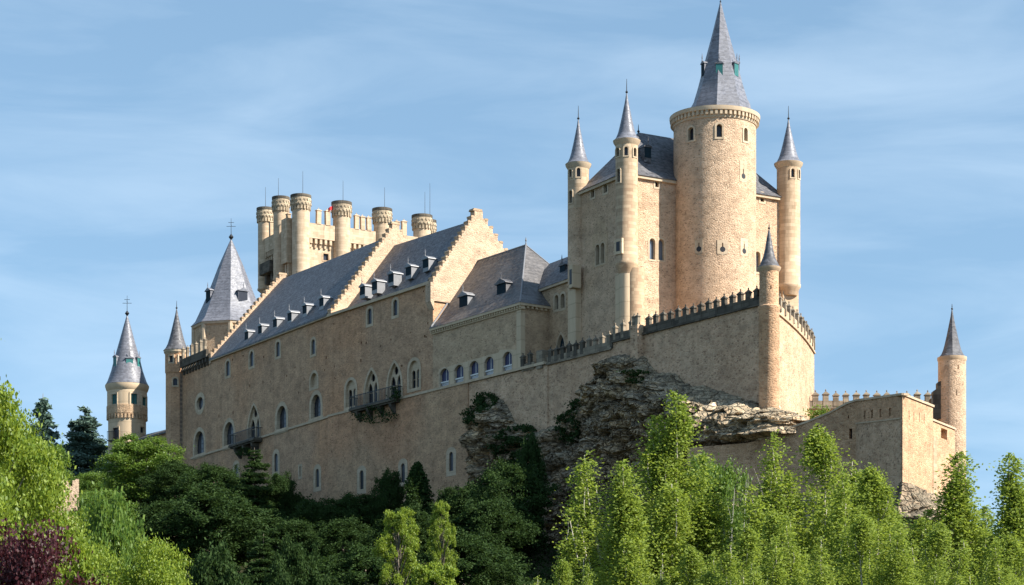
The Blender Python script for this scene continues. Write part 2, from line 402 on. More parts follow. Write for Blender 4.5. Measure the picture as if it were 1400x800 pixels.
def lathe(bm, c, prof, n=32, a0=0.0, close=True):
    rings = []
    for r, z in prof:
        if r < 1e-4: rings.append([bm.verts.new((c[0], c[1], z))])
        else: rings.append([bm.verts.new((c[0] + r * math.cos(a0 + 2 * math.pi * i / n), c[1] + r * math.sin(a0 + 2 * math.pi * i / n), z)) for i in range(n)])
    for A, B in zip(rings, rings[1:]):
        for i in range(n):
            j = (i + 1) % n
            if len(A) == 1 and len(B) == 1: continue
            if len(A) == 1: bm.faces.new((A[0], B[j], B[i]))
            elif len(B) == 1: bm.faces.new((A[i], A[j], B[0]))
            else: bm.faces.new((A[i], A[j], B[j], B[i]))
    if close:
        if len(rings[0]) > 1: bm.faces.new(rings[0][::-1])
        if len(rings[-1]) > 1: bm.faces.new(rings[-1])

def tube(bm, pts, r0, r1, n=6):
    pts = [Vector(p) for p in pts]; prev = None
    for i, p in enumerate(pts):
        t = (pts[min(i + 1, len(pts) - 1)] - pts[max(i - 1, 0)]).normalized()
        u = t.orthogonal().normalized() if prev is None else (prev - t * prev.dot(t)).normalized()
        prev = u; v = t.cross(u); r = r0 + (r1 - r0) * i / (len(pts) - 1)
        ring = [bm.verts.new(p + (u * math.cos(2 * math.pi * k / n) + v * math.sin(2 * math.pi * k / n)) * r) for k in range(n)]
        if i:
            for k in range(n): bm.faces.new((last[k], last[(k + 1) % n], ring[(k + 1) % n], ring[k]))
        else: bm.faces.new(ring[::-1])
        last = ring
    bm.faces.new(last)

def arch(w, h, kind, n=9):
    hw = w / 2
    if kind == 'rect': return [(-hw, 0), (hw, 0), (hw, h), (-hw, h)]
    pts = [(-hw, 0), (hw, 0)]
    if kind == 'round':
        pts += [(hw * math.cos(math.pi * i / n), h - hw + hw * math.sin(math.pi * i / n)) for i in range(n + 1)]
    elif kind == 'seg':
        rise = 0.28 * w; Rr = (hw * hw + rise * rise) / (2 * rise); a = math.asin(hw / Rr)
        pts += [(Rr * math.sin(a - 2 * a * i / n), h - Rr + Rr * math.cos(a - 2 * a * i / n)) for i in range(n + 1)]
    elif kind == 'pointed':
        rise = 0.95 * w; c = (rise * rise - hw * hw) / w; Rr = hw + c; a = math.atan2(rise, c)
        for i in range(n): pts.append((-c + Rr * math.cos(a * i / n), h - rise + Rr * math.sin(a * i / n)))
        pts.append((0, h))
        for i in range(n - 1, -1, -1): pts.append((c - Rr * math.cos(a * i / n), h - rise + Rr * math.sin(a * i / n)))
    elif kind == 'oculus':
        pts = [(hw * math.cos(2 * math.pi * i / 16 - math.pi / 2), h / 2 + h / 2 * math.sin(2 * math.pi * i / 16 - math.pi / 2)) for i in range(16)]
    return pts

def grow(poly, f):
    cx = sum(p[0] for p in poly) / len(poly); zs = [p[1] for p in poly]; cz = (min(zs) + max(zs)) / 2
    hw = max(abs(p[0] - cx) for p in poly); hh = (max(zs) - min(zs)) / 2
    return [(cx + (x - cx) * (hw + f) / hw, cz + (z - cz) * (hh + f) / hh) for x, z in poly]

def shift(poly, s, z): return [(a + s, b + z) for a, b in poly]

def window(cb, pl, sc, z0, w, h, kind, parent, f=0.3, depth=0.5, pane='glass', mat='trim', mull=True, proud=0.05, name='window', bars=(1, 2)):
    inner = shift(arch(w, h, kind), sc, z0)
    outer, mid = grow(inner, f), grow(inner, f * 0.5)
    prism(cb, pl, mid, 2.0 if depth > 0.6 else 1.0, -depth - 0.12)
    bm = bmesh.new(); ringp(bm, pl, inner, outer, -depth - 0.05, proud)
    wo = obj(name, bm, M[mat], parent)
    bm = bmesh.new(); prism(bm, pl, grow(inner, f * 0.3), -depth, -depth - 0.08)
    obj('pane', bm, M[pane], wo)
    if mull:
        bm = bmesh.new(); t = 0.045
        nv, nh = bars
        for i in range(nv):
            s = sc - w / 2 + w * (i + 1) / (nv + 1); box(bm, pl, s - t, s + t, z0, z0 + h * 0.93, -depth + 0.005, -depth + 0.07)
        for i in range(nh):
            z = z0 + h * (i + 1) / (nh + 1.4); box(bm, pl, sc - w / 2, sc + w / 2, z - t, z + t, -depth + 0.008, -depth + 0.06)
        obj('mullion', bm, M['iron'], wo)
    return wo

def winpx(cb, pl, x0, x1, yt, yb, kind, parent, **k):
    xc = (x0 + x1) / 2; sc = pl.s(xc); w = abs(pl.s(x1) - pl.s(x0)); zb = pl.z(xc, yb); zt = pl.z(xc, yt)
    return window(cb, pl, sc, zb, w, zt - zb, kind, parent, **k)

def tangent(c, r, px):
    k = (px - CX) / F
    a = k * k + 1; b = -2 * (k * c[0] + c[1]); cc = c[0] ** 2 + c[1] ** 2 - r * r
    disc = max(b * b - 4 * a * cc, 0); t = (-b - math.sqrt(disc)) / (2 * a)
    p = (k * t, t); n = ((p[0] - c[0]) / r, (p[1] - c[1]) / r)
    pl = Plane(p, (-n[1], n[0])); pl.n = n
    return pl

def twin(cb, c, r, px, yc, wpx, hpx, kind, parent, **k):   # window on a round tower, sized as seen
    pl = tangent(c, r, px); Y = pl.A[1]; s = Y / F
    vis = max(0.35, abs(pl.d[0]))
    return window(cb, pl, 0, (HY - yc - hpx / 2) * s, wpx * s / vis, hpx * s, kind, parent, **k)

def finial(parent, c, z, h, ball=0.3, cross=False):
    bm = bmesh.new()
    lathe(bm, c, [(ball * 0.25, z - 0.3), (ball * 0.3, z), (ball, z + ball), (ball * 0.3, z + 2 * ball), (0.06, z + 2 * ball + 0.1), (0.03, z + h)], 8)
    if cross:
        for zz, hw in ((z + h * 0.62, 0.9), (z + h * 0.8, 0.55)):
            tube(bm, [(c[0] - hw, c[1], zz), (c[0] + hw, c[1], zz)], 0.045, 0.045, 5)
        tube(bm, [(c[0], c[1] - 0.6, z + h * 0.7), (c[0], c[1] + 0.6, z + h * 0.7)], 0.04, 0.04, 5)
    return obj('finial', bm, M['iron'], parent)

def spire(parent, c, prof, n=28, a0=0.0, mat='slate_spire', fin=2.0, ball=0.25, cross=False, name='spire'):
    bm = bmesh.new(); lathe(bm, c, prof, n, a0)
    o = obj(name, bm, M[mat], parent, smooth=(20 if n < 12 else 40))
    finial(o, c, prof[-1][1] - 0.1, fin, ball, cross)
    return o

def flare(rb, zb, zt, k=1.0):            # bell-cast cone profile
    h = zt - zb; r = rb
    return [(r, zb), (r * 0.98, zb + 0.004 * h), (r * 0.82, zb + 0.06 * h), (r * 0.68, zb + 0.15 * h), (r * 0.56, zb + 0.27 * h), (r * 0.41, zb + 0.45 * h), (r * 0.26, zb + 0.65 * h), (r * 0.12, zb + 0.84 * h), (0.06, zt)]

def dormer(parent, pl, sc, zb, w, h, o_front, depth, shutter='teal_dark', mat='lead', fin=True, name='dormer'):
    bm = bmesh.new()
    box(bm, pl, sc - w / 2, sc + w / 2, zb - 0.6, zb + h, o_front, o_front - depth)
    d = obj(name, bm, M[mat], parent)
    bm = bmesh.new()
    prism(bm, pl, [(sc - w * .60, zb + h - 0.02), (sc + w * .60, zb + h - 0.02), (sc + w * .57, zb + h + 0.12), (sc, zb + h + 0.12 + w * 0.26), (sc - w * .57, zb + h + 0.12)], o_front + min(.28, w * .12), o_front - depth - 0.25)
    obj('roof', bm, M[mat], d)
    bm = bmesh.new(); box(bm, pl, sc - w * .46, sc + w * .46, zb + 0.02, zb + h - 0.05, o_front - 0.1, o_front + 0.04)
    obj('shutter', bm, M[shutter], d)
    if fin:
        bm = bmesh.new(); p = pl.w(sc, zb + h + w * 0.3, o_front + 0.1)
        lathe(bm, (p.x, p.y), [(0.1, p.z), (0.05, p.z + 0.3), (0.09, p.z + 0.45), (0.02, p.z + 1.1)], 6)
        obj('finial', bm, M[mat], d)
    return d

def copy_tree(o):
    c = o.copy(); COL.objects.link(c); ORG[c.name] = ORG[o.name]
    for ch in o.children:
        k = copy_tree(ch); k.parent = c
    return c

# ------------------------------------------------------------------ site planes
H0 = (1.3, 315.8)
SEG2 = Plane(H0, (-.5735, .8192))
J = SEG2.w(54.2, 0); SEG1 = Plane((J.x, J.y), (-.4995, .866))
KC = (15.5, 300.0)
KL = Plane(KC, (-.5, .866)); KR = Plane(KC, (.866, .5))
Z_T1, Z_T2 = 55.5, 56.35

# ------------------------------------------------------------------ terrain
EDGE = [(-78, 440), (-66, 424), (-29.8, 360.2), (5.1, 310.4), (32, 272.3), (41, 262), (45, 250), (52, 264), (58, 290), (60, 420), (0, 500)]
ZE = [(-90, 60), (-60, 54), (-30, 41.5), (-5, 37), (6, 30), (30, 28), (42, 27), (50, 27), (57, 24), (64, 18)]
EP = np.array(EDGE)
def sdist(X, Yv):
    d = np.full(X.shape, 1e9); ins = np.zeros(X.shape, bool)
    for i in range(len(EP)):
        a, b = EP[i], EP[(i + 1) % len(EP)]; e = b - a
        t = np.clip(((X - a[0]) * e[0] + (Yv - a[1]) * e[1]) / (e @ e), 0, 1)
        d = np.minimum(d, np.hypot(X - a[0] - t * e[0], Yv - a[1] - t * e[1]))
        cr = ((a[1] > Yv) != (b[1] > Yv)) & (X < (b[0] - a[0]) * (Yv - a[1]) / (b[1] - a[1] + 1e-12) + a[0])
        ins ^= cr
    return np.where(ins, -d, d)
def ground(X, Yv):
    X = np.asarray(X, float); Yv = np.asarray(Yv, float)
    d = sdist(X, Yv)
    ze = np.interp(X, [a for a, _ in ZE], [b for _, b in ZE])
    dd = np.maximum(d, 0)
    z = ze - 0.50 * dd + 0.9 * np.sin(X * 0.21 + 1.3) * np.sin(Yv * 0.17) * np.minimum(dd / 4, 1)
    lo = -1.7 + 0.6 * np.sin(X * 0.03) * np.sin(Yv * 0.024)
    w = np.clip((d - 150) / 400, 0, 1)
    z = np.where(z > lo, z, lo) * (1 - w) + w * -2.0
    return np.where(d < 0, ze, z)
def gz(x, y): return float(ground(np.array([x]), np.array([y]))[0])

xs = np.unique(np.concatenate([np.linspace(-12000, -300, 14), np.arange(-300, -110, 12), np.arange(-110, 90, 2.5), np.arange(90, 300, 12), np.linspace(300, 12000, 14)]))
ys = np.unique(np.concatenate([np.linspace(-2000, 40, 8), np.arange(40, 200, 8), np.arange(200, 470, 2.5), np.arange(470, 700, 15), np.linspace(700, 14000, 14)]))
GX, GY = np.meshgrid(xs, ys); GZ = ground(GX, GY)
me = bpy.data.meshes.new('terrain')
nx, ny = len(xs), len(ys)
idx = np.arange(nx * ny).reshape(ny, nx)
fa = np.stack([idx[:-1, :-1], idx[:-1, 1:], idx[1:, 1:], idx[1:, :-1]], -1).reshape(-1, 4)
me.from_pydata(np.stack([GX, GY, GZ], -1).reshape(-1, 3).tolist(), [], fa.tolist())
t = obj('terrain', me, M['soil']); t['kind'] = 'structure'

# ------------------------------------------------------------------ cliff
def pxpy(v): return CX + F * v.x / v.y, HY - F * v.z / v.y
ROCK_TOP = [(636, 640), (647, 600), (650, 545), (662, 538), (690, 541), (700, 560), (712, 583), (745, 588), (768, 578), (790, 551), (808, 545), (818, 505), (832, 494), (866, 484), (884, 489), (900, 503), (915, 506), (938, 523), (962, 531), (990, 533), (1020, 548), (1040, 556), (1062, 560), (1072, 578), (1080, 605), (1120, 640), (1190, 650)]
rx = [a for a, _ in ROCK_TOP]; ry = [b for _, b in ROCK_TOP]
def wall_gap(px):
    k = (px - CX) / F; A = (41.2, 262.0); d = (-.9, .436)
    t = (k * A[1] - A[0]) / (d[0] - k * d[1]); p = (A[0] + d[0] * t, A[1] + d[1] * t)
    return (p[0] - SEG2.A[0]) * SEG2.n[0] + (p[1] - SEG2.A[1]) * SEG2.n[1]
def rock_off(px, py, v):
    top = np.interp(px, rx, ry) + 7 * noise.fractal(Vector((v.x * .25, v.y * .25, 4.0)), .8, 2.1, 4)
    d = (py - top)
    d = min(d, (px - 640) * 1.2)
    if d < -60: return -2.0
    big = noise.fractal(v * 0.11, 1.0, 2.1, 4)
    rid = abs(noise.fractal(Vector((v.x * .2, v.y * .2, v.z * .45)) + Vector((9, 3, 1)), 0.8, 2.2, 6))
    fine = noise.fractal(v * 0.7 + Vector((3, 7, 1)), 0.7, 2.0, 4)
    strat = math.sin(v.z * 1.55 + 2.2 * noise.noise(v * 0.13))
    if px < 712: cap = 2.3
    elif px < 812: cap = 1.5 + (px - 712) / 100 * 2.0
    elif px < 930: cap = 3.5 + (px - 812) / 118 * 2.0
    elif px < 1070: cap = 5.5 + min(1, (px - 930) / 70) * 2.2
    else: cap = 7.0
    a = cap * (1 - math.exp(-max(d, 0) / 15.0)) if d > 0 else d * 0.12
    und = np.interp(px, [760, 880, 940, 1000, 1075], [1000, 585, 607, 610, 600])
    if px > 800 and py > und:                           # under the overhang
        k = min(1, (py - und) / 9.0); low = min(1, max(0, (py - und - 45) / 60))
        a -= k * (4.6 if px > 930 else 2.4) * min(1, (px - 800) / 90) * (1 - 0.6 * low)
    cav = ((px - 948) / 9.0) ** 2 + ((py - 578) / 17.0) ** 2
    if cav < 1.6: a -= 3.2 * math.exp(-cav * 1.2)
    lowz = max(0, (v.z - 26)); a += max(0, 6 - lowz) * 0.25
    if px > 900:                                        # rock that carries the curtain wall
        t_ = SEG2.s(px); w_ = wall_gap(px)
        k = min(1, max(0, (py - 636 - 8 * noise.noise(v * .15)) / 8.0)) * min(1, (px - 900) / 45)
        a = a * (1 - k) + (w_ + 1.0 + (py - 640) * 0.03) * k
    amp = min(1, max(0.12, d / 18.0)) if d > 0 else 0.12
    crag = noise.fractal(Vector((v.x * .30, v.y * .30, v.z * .55)) + Vector((2, 8, 4)), .6, 2.2, 6)
    c2 = noise.voronoi(Vector((v.x * .75, v.y * .75, v.z * 1.15)) + Vector((3, 1, 7)))[0]; blk2 = min(.7, (c2[1] - c2[0]) * 1.5)
    ck = abs(noise.fractal(Vector((v.x * .22, v.y * .22, v.z * .10)) + Vector((11, 2, 5)), .8, 2.0, 4)); crack = -1.7 * max(0, 1 - ck / .09)
    hz_ = abs(noise.fractal(Vector((v.x * .05, v.y * .05, v.z * .42)) + Vector((7, 2, 9)), .8, 2.0, 3)); crack -= 1.2 * max(0, 1 - hz_ / .08)
    cell = noise.voronoi(Vector((v.x * .28, v.y * .28, v.z * .42)))[0]
    blk = min(.8, (cell[1] - cell[0]) * 1.3)
    return a + amp * (1.3 * big + 0.8 * (0.4 - rid) + 1.2 * crag + 0.4 * fine + 2.0 * (blk - .4) + .55 * (blk2 - .3) + crack + 0.30 * math.copysign(abs(strat) ** .5, strat))
S0, ZB, ZT = SEG2.s(632), 18.0, 57.0
SC_ = SEG2.s(1056); S1 = SC_ - 22
ns, nzz = 400, 210
bm = bmesh.new(); grid = []; dead = set()
pc = SEG2.w(SC_, 0, 0); td = Vector((.287, .958, 0)).normalized(); tn = Vector((td.y, -td.x, 0)); sn = Vector((SEG2.n[0], SEG2.n[1], 0))
for j in range(nzz + 1):
    row = []
    z = ZB + (ZT - ZB) * j / nzz
    for i in range(ns + 1):
        s = S0 + (S1 - S0) * i / ns
        jit = lambda b: Vector((0, 0, .5 * noise.fractal(b * 0.5 + Vector((1, 5, 8)), .8, 2, 3)))
        k = min(1, max(0, (SC_ + 3.0 - s) / 6.0)); k = k * k * (3 - 2 * k)
        nrm = (sn * (1 - k) + tn * k).normalized()
        if s >= SC_:
            b0 = SEG2.w(s, z, 0); px, py = pxpy(b0); o = rock_off(px, py, b0)
            if py < np.interp(px, rx, ry) - 22: kill = True
            else: kill = False
        else:
            t_ = SC_ - s; b0 = Vector((pc.x, pc.y, z)) + td * t_
            ref = SEG2.w(SC_, z, 0); px, py = pxpy(ref); o0 = rock_off(px, py - t_ * 1.0, b0)
            o = o0 * max(.12, 1 - t_ / 5.5); kill = py < 540
        q0 = b0 + nrm * max(o, 0); lift = .45 * noise.fractal(q0 * .55 + Vector((4, 4, 1)), .7, 2.2, 5) * min(1, max(o, 0) / 1.5)
        vv = bm.verts.new(b0 + nrm * o + Vector((0, 0, lift))); row.append(vv)
        if kill: dead.add(vv)
    grid.append(row)
for j in range(nzz):
    for i in range(ns):
        q_ = (grid[j][i], grid[j][i + 1], grid[j + 1][i + 1], grid[j + 1][i])
        if not dead.intersection(q_): bm.faces.new(q_)
bmesh.ops.delete(bm, geom=[v for v in bm.verts if not v.link_faces], context='VERTS')
cl = obj('cliff', bm, M['rock']); cl['kind'] = 'structure'

# rock below the bastion
bm = bmesh.new(); grid = []
path = [(20, 283), (31, 266.5), (40.5, 261), (44.0, 249.4), (46, 250.5), (50.5, 259.5), (55.5, 268), (60, 290)]
cum = [0]
for a, b in zip(path, path[1:]): cum.append(cum[-1] + math.dist(a, b))
nb = 240; nzb = 110
for j in range(nzb + 1):
    row = []; z = 12 + (31.3 - 12) * j / nzb
    for i in range(nb + 1):
        u = cum[-1] * i / nb
        x = np.interp(u, cum, [p[0] for p in path]); y = np.interp(u, cum, [p[1] for p in path])
        x2 = np.interp(min(u + .5, cum[-1]), cum, [p[0] for p in path]); y2 = np.interp(min(u + .5, cum[-1]), cum, [p[1] for p in path])
        x1 = np.interp(max(u - 1.5, 0), cum, [p[0] for p in path]); y1 = np.interp(max(u - 1.5, 0), cum, [p[1] for p in path])
        L = math.hypot(x2 - x1, y2 - y1); nxn, nyn = (y2 - y1) / L, -(x2 - x1) / L
        v = Vector((x, y, z))
        q = (29.6 - z) / 1.3 + 3.0 * noise.noise(v * 0.12)
        a = 1.6 * (1 - math.exp(-max(q, 0) * .5)) + max(0, 29 - z) * 0.30 if q > 0 else q * 0.4
        cc = noise.voronoi(Vector((v.x * .45, v.y * .45, v.z * .7)))[0]
        a += (1.0 * noise.fractal(v * 0.16, .9, 2.1, 4) + 1.3 * noise.fractal(v * 0.4 + Vector((5, 5, 5)), .6, 2.1, 6) + 1.6 * (min(.8, (cc[1] - cc[0]) * 1.3) - .4)) * min(1, max(0.1, q / 2))
        row.append(bm.verts.new((x + nxn * a, y + nyn * a, z)))
    grid.append(row)
for j in range(nzb):
    for i in range(nb): bm.faces.new((grid[j][i], grid[j][i + 1], grid[j + 1][i + 1], grid[j + 1][i]))
cl = obj('rocks', bm, M['rock_sun_dimmed']); cl['kind'] = 'structure'

# ------------------------------------------------------------------ main palace
def base(v): return (v[0], v[1], gz(v[0], v[1]))
Z_EAVE = 72.6
pal = thing('palace', 'long brown stone castle wing with stepped gables, slate roofs and rows of arched windows', 'castle', base(SEG1.w(20, 0)))
cb = bmesh.new()
sL = SEG1.s(249); zL = 74.0
bm = bmesh.new()
prism(bm, SEG1, [(0, 30), (sL, 30), (sL, zL), (SEG1.s(287), zL), (SEG1.s(287), 73.3), (0, Z_EAVE)], 0, -16)
w1 = bm
bm2 = bmesh.new()
s592 = SEG2.s(592)
prism(bm2, SEG2, [(s592, 30), (54.2, 30), (54.2, Z_EAVE), (s592, Z_EAVE)], 0, -15.5)
cb1, cb2 = bmesh.new(), bmesh.new()
wall1 = obj('wall', w1, M['facade'], pal)
wall2 = obj('wall', bm2, M['facade'], pal)
# small upper lights
for x, y in ((311.5, 504), (344, 491), (380, 477.6), (428.3, 474.5)):
    winpx(cb1, SEG1, x - 2.7, x + 2.7, y - 10.5, y + 10, 'round', pal, f=0.45, depth=0.2, mull=False)
for x, y in ((505.4, 432.3), (540.5, 420.5)):
    winpx(cb2, SEG2, x - 3.0, x + 3.0, y - 10.5, y + 11, 'round', pal, f=0.45, depth=0.2, mull=False)
# big arched windows with deep reveals
for x, y in ((272.5, 606), (313, 593.5), (385, 571.5), (432, 556)):
    winpx(cb1, SEG1, x - 6.6, x + 6.6, y - 16.5, y + 14.5, 'round', pal, f=0.75, depth=0.62, bars=(2, 3))
    zz = SEG1.z(x, y + 15)
    bm = bmesh.new(); s = SEG1.s(x); box(bm, SEG1, s - 2.9, s + 2.9, zz - 0.75, zz - 0.01, -.75, 0.1); obj('sill', bm, M['trim'], pal)
winpx(cb1, SEG1, 269, 278, 543, 560.5, 'oculus', pal, f=0.9, depth=.45, mull=False, bars=(1, 1))
# blind niche
winpx(cb1, SEG1, 424.5, 434, 510, 529, 'round', pal, f=0.5, depth=0.55, pane='trim', mull=False, name='niche')

def gothic(cb, pl, x0, x1, yt, yb, parent, rose=True):
    xc = (x0 + x1) / 2; sc = pl.s(xc); w = abs(pl.s(x1) - pl.s(x0)); zb = pl.z(xc, yb); h = pl.z(xc, yt) - zb
    kind = 'pointed' if rose else 'round'
    inner = shift(arch(w, h, kind), sc, zb); f = 0.5
    prism(cb, pl, grow(inner, f * .5), 1.5, -1.05)
    bm = bmesh.new(); ringp(bm, pl, inner, grow(inner, f), -0.95, 0.1)
    wo = obj('gothic_window', bm, M['trim'], parent)
    bm = bmesh.new(); prism(bm, pl, grow(inner, f * .35), -0.32, -0.5)
    tr = obj('tracery', bm, M['trim'], wo)
    c2 = bmesh.new(); lw = w * 0.36
    for e in (-1, 1): prism(c2, pl, shift(arch(lw, h * (0.62 if rose else 0.66), 'pointed' if rose else 'round'), sc + e * w * 0.235, zb + 0.05), -0.2, -1.1)
    if rose: prism(c2, pl, shift(arch(w * .3, w * .34, 'oculus'), sc, zb + h * 0.655), -0.2, -1.1)
    cut(tr, c2)
    bm = bmesh.new(); prism(bm, pl, grow(inner, f * .3), -.78, -.86); obj('pane', bm, M['glass'], wo)
    bm = bmesh.new()
    for e in (-1, 1): box(bm, pl, sc + e * w * .235 - lw * .5, sc + e * w * .235 + lw * .5, zb + h * .34, zb + h * .36, -.6, -.7)
    obj('transom', bm, M['trim'], wo)
    return wo
gothic(cb1, SEG1, 339, 355.5, 554, 602, pal)
gothic(cb2, SEG2, 473, 486.5, 520, 556, pal, rose=False)
gothic(cb2, SEG2, 499.5, 516.5, 506, 552, pal)
gothic(cb2, SEG2, 530.5, 548.5, 496, 543, pal)
gothic(cb2, SEG2, 559.5, 573.5, 493, 531, pal, rose=False)
# lower slits
for x, y in ((323, 647), (377.5, 632), (434, 653)):
    winpx(cb1, SEG1, x - 2.6, x + 2.6, y - 12, y + 13, 'round', pal, f=0.75, depth=0.18, mull=False)
winpx(cb1, SEG1, 409.3, 411.6, 638, 652, 'rect', pal, f=0.4, depth=0.4, mull=False)
lower_wins = ((494.5, 656), (551, 646.5), (617, 631))
# stretch below the string course, standing a little proud
pb = [(SEG2.s(643), 25), (54.3, 25), (54.3, 55.9), (SEG2.s(643), 55.7)]
bm = bmesh.new(); prism(bm, SEG2, pb, 0.45, -3.0)
wall3 = obj('wall', bm, M['lower'], pal)
cb3 = bmesh.new()
SEG2b = Plane(SEG2.w(0, 0, 0.45)[:2], SEG2.d)
for x, y in lower_wins:
    winpx(cb3, SEG2b, x - 2.9, x + 2.9, y - 13, y + 13, 'round', pal, f=0.75, depth=0.18, mull=False)
rr = random.Random(5)
for i in range(46):
    pl, px = (SEG1, rr.uniform(285, 446)) if i % 2 else (SEG2, rr.uniform(456, 588))
    s = pl.s(px); z = rr.uniform(60.5, 66.5) if i % 3 else rr.uniform(69.3, 71.5); q = rr.uniform(.1, .24)
    box(cb1 if i % 2 else cb2, pl, s - q, s + q, z, z + q * rr.uniform(1.4, 2.6), 0.5, -0.4)
cut(wall1, cb1); cut(wall2, cb2); cut(wall3, cb3)
bm = bmesh.new()
zc = 55.75
prism(bm, SEG2, [(SEG2.s(748), 55.55), (54.3, 55.75), (54.3, 56.1), (SEG2.s(748), 55.95)], 0.6, -0.2)
prism(bm, SEG1, [(-.1, 55.75), (SEG1.s(262), 56.0), (SEG1.s(262), 56.35), (-.1, 56.1)], 0.22, -0.2)
obj('string_course', bm, M['trim'], pal)
# putlog holes and scars
# wall top towards the corner turret: machicolation and merlons
def merlon_mesh(w, h, t, cap):
    bm = bmesh.new()
    bmesh.ops.create_cube(bm, size=1, matrix=Matrix.Translation((0, 0, h / 2)) @ Matrix.Diagonal((w, t, h, 1)))
    a = [bm.verts.new((x * w * .64, y * t * .64, h)) for x, y in ((-1, -1), (1, -1), (1, 1), (-1, 1))]
    a2 = [bm.verts.new((x * w * .64, y * t * .64, h + .12)) for x, y in ((-1, -1), (1, -1), (1, 1), (-1, 1))]
    top = bm.verts.new((0, 0, h + .12 + cap))
    bm.faces.new(a[::-1])
    for i in range(4):
        j = (i + 1) % 4; bm.faces.new((a[i], a[j], a2[j], a2[i])); bm.faces.new((a2[i], a2[j], top))
    lathe(bm, (0, 0), [(0.02, h + cap * .9), (0.1, h + cap + .16), (0.1, h + cap + .26), (0.0, h + cap + .38)], 6)
    bmesh.ops.recalc_face_normals(bm, faces=bm.faces[:])
    me = bpy.data.meshes.new('merlon'); bm.to_mesh(me); bm.free(); return me
def put_merlon(me, mat, parent, p, ang, sc=1.0):
    o = bpy.data.objects.new('merlon', me); COL.objects.link(o)
    if not me.materials: me.materials.append(mat)
    o.parent = parent; o.location = Vector(p) - ORG[parent.name]; o.rotation_euler = (random.uniform(-.02, .02), random.uniform(-.02, .02), ang + random.uniform(-.05, .05)); o.scale = (random.uniform(.92, 1.06), 1, sc * random.uniform(.93, 1.04))
    return o
MER = merlon_mesh(0.62, 1.75, 0.42, 0.42); MER.materials.append(M['merlon'])
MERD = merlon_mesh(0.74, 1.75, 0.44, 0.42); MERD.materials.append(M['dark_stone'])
MERP = merlon_mesh(0.6, 1.9, 0.45, 0.25); MERP.materials.append(M['merlon'])
MERW = merlon_mesh(0.95, 2.7, 0.75, 0.3); MERW.materials.append(M['pale'])
MERF = merlon_mesh(0.75, 1.7, 0.6, 0.5); MERF.materials.append(M['merlon'])

sa, sb = SEG1.s(287), SEG1.s(251)
bm = bmesh.new()
box(bm, SEG1, sa, sb, zL - 0.2, zL + 1.3, 0.75, 0.25)
for i in range(9):
    s = sa + (sb - sa) * (i + .5) / 9
    box(bm, SEG1, s - .3, s + .3, zL - 1.0, zL - 0.2, 0.6, -0.1); box(bm, SEG1, s - .22, s + .22, zL - 1.6, zL - 1.0, 0.35, -0.1)
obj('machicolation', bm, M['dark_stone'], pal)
for i in range(6):
    p = SEG1.w(sa + (sb - sa) * (i + .5) / 6, zL + 1.25, 0.5); put_merlon(MERP, None, pal, p, math.atan2(SEG1.d[1], SEG1.d[0]))

# gables
def gable(pl_f, px, pts_px, steps, thick, parent, mat='gable', back=None):
    A = pl_f.w(pl_f.s(px), 0); inward = (-pl_f.n[0], -pl_f.n[1])
    g = Plane((A.x, A.y), inward)
    if g.d[0] * inward[0] + g.d[1] * inward[1] < 0: g.d = inward
    return g
jg = lambda: random.uniform(.02, .16)
def stepped(g, s0, z0, s1, z1, s2, z2, n, zbot, thick, parent, o0=0.25):
    poly = [(s0, zbot)]
    for i in range(n):                                   # up the left side
        a = s0 + (s1 - s0) * i / n; za = z0 + (z1 - z0) * (i + 1) / n
        poly.append((a, za)); poly.append((s0 + (s1 - s0) * (i + .85 if i == n - 1 else i + 1) / n, za))
    dn = []
    for i in range(n):
        a = s1 + (s2 - s1) * (i + (0.15 if i == 0 else 0)) / n; za = z1 + (z2 - z1) * i / n
        if i: dn.append((a, za))
        dn.append((s1 + (s2 - s1) * (i + 1) / n, za))
    poly += dn; poly.append((s2, zbot))
    out = []
    for p in poly:
        if not out or math.dist(out[-1], p) > 1e-3: out.append(p)
    bm = bmesh.new(); prism(bm, g, out, o0, o0 - thick)
    o = obj('stepped_gable', bm, M['gable'], parent)
    def cap(q):                                          # little cap stones, each its own
        bm = bmesh.new(); prism(bm, g, q, o0 + .05, o0 - thick - .05); obj('cap_stone', bm, M['ashlar_red'], o)
    for i in range(n):
        a = s0 + (s1 - s0) * i / n; za = z0 + (z1 - z0) * (i + 1) / n; st = (s1 - s0) / n
        if i < n - 1: cap([(a - .07, za - .24), (a + st * .62, za - .24), (a + st * .62, za + .05), (a + .1, za + jg()), (a - .07, za)])
        b2 = s1 + (s2 - s1) * (i + 1) / n; zb_ = z1 + (z2 - z1) * i / n; st2 = (s2 - s1) / n
        if i and zb_ > z1 - 9: cap([(b2 - st2 * .62, zb_ - .24), (b2 + .07, zb_ - .24), (b2 + .07, zb_), (b2 - .1, zb_ + jg()), (b2 - st2 * .62, zb_ + .05)])
    cap([(s1 - .9, z1 - .02), (s1 + .9, z1 - .02), (s1 + .75, z1 + .35), (s1 - .75, z1 + .35)])
    return o
G1 = gable(SEG1, 289, None, 0, 0, pal); G2 = gable(SEG2, 453, None, 0, 0, pal); G3 = gable(SEG2, 592, None, 0, 0, pal)
def gp(g, px, py): return g.s(px), g.z(px, py)
a1 = gp(G1, 386, 376); a2 = gp(G2, 540, 307); a3 = gp(G3, 652, 289)
stepped(G1, -0.2, gp(G1, 289, 487)[1] - 0.2, a1[0], a1[1], 2 * a1[0], 73, 21, 72.6, 1.0, pal)
stepped(G2, -0.2, gp(G2, 452, 430)[1], a2[0], a2[1], 2 * a2[0], 73, 19, 72.3, 1.1, pal)
e3 = gp(G3, 688, 343)
sl3 = (e3[1] - a3[1]) / (e3[0] - a3[0]); s3e = a3[0] + (70 - a3[1]) / sl3
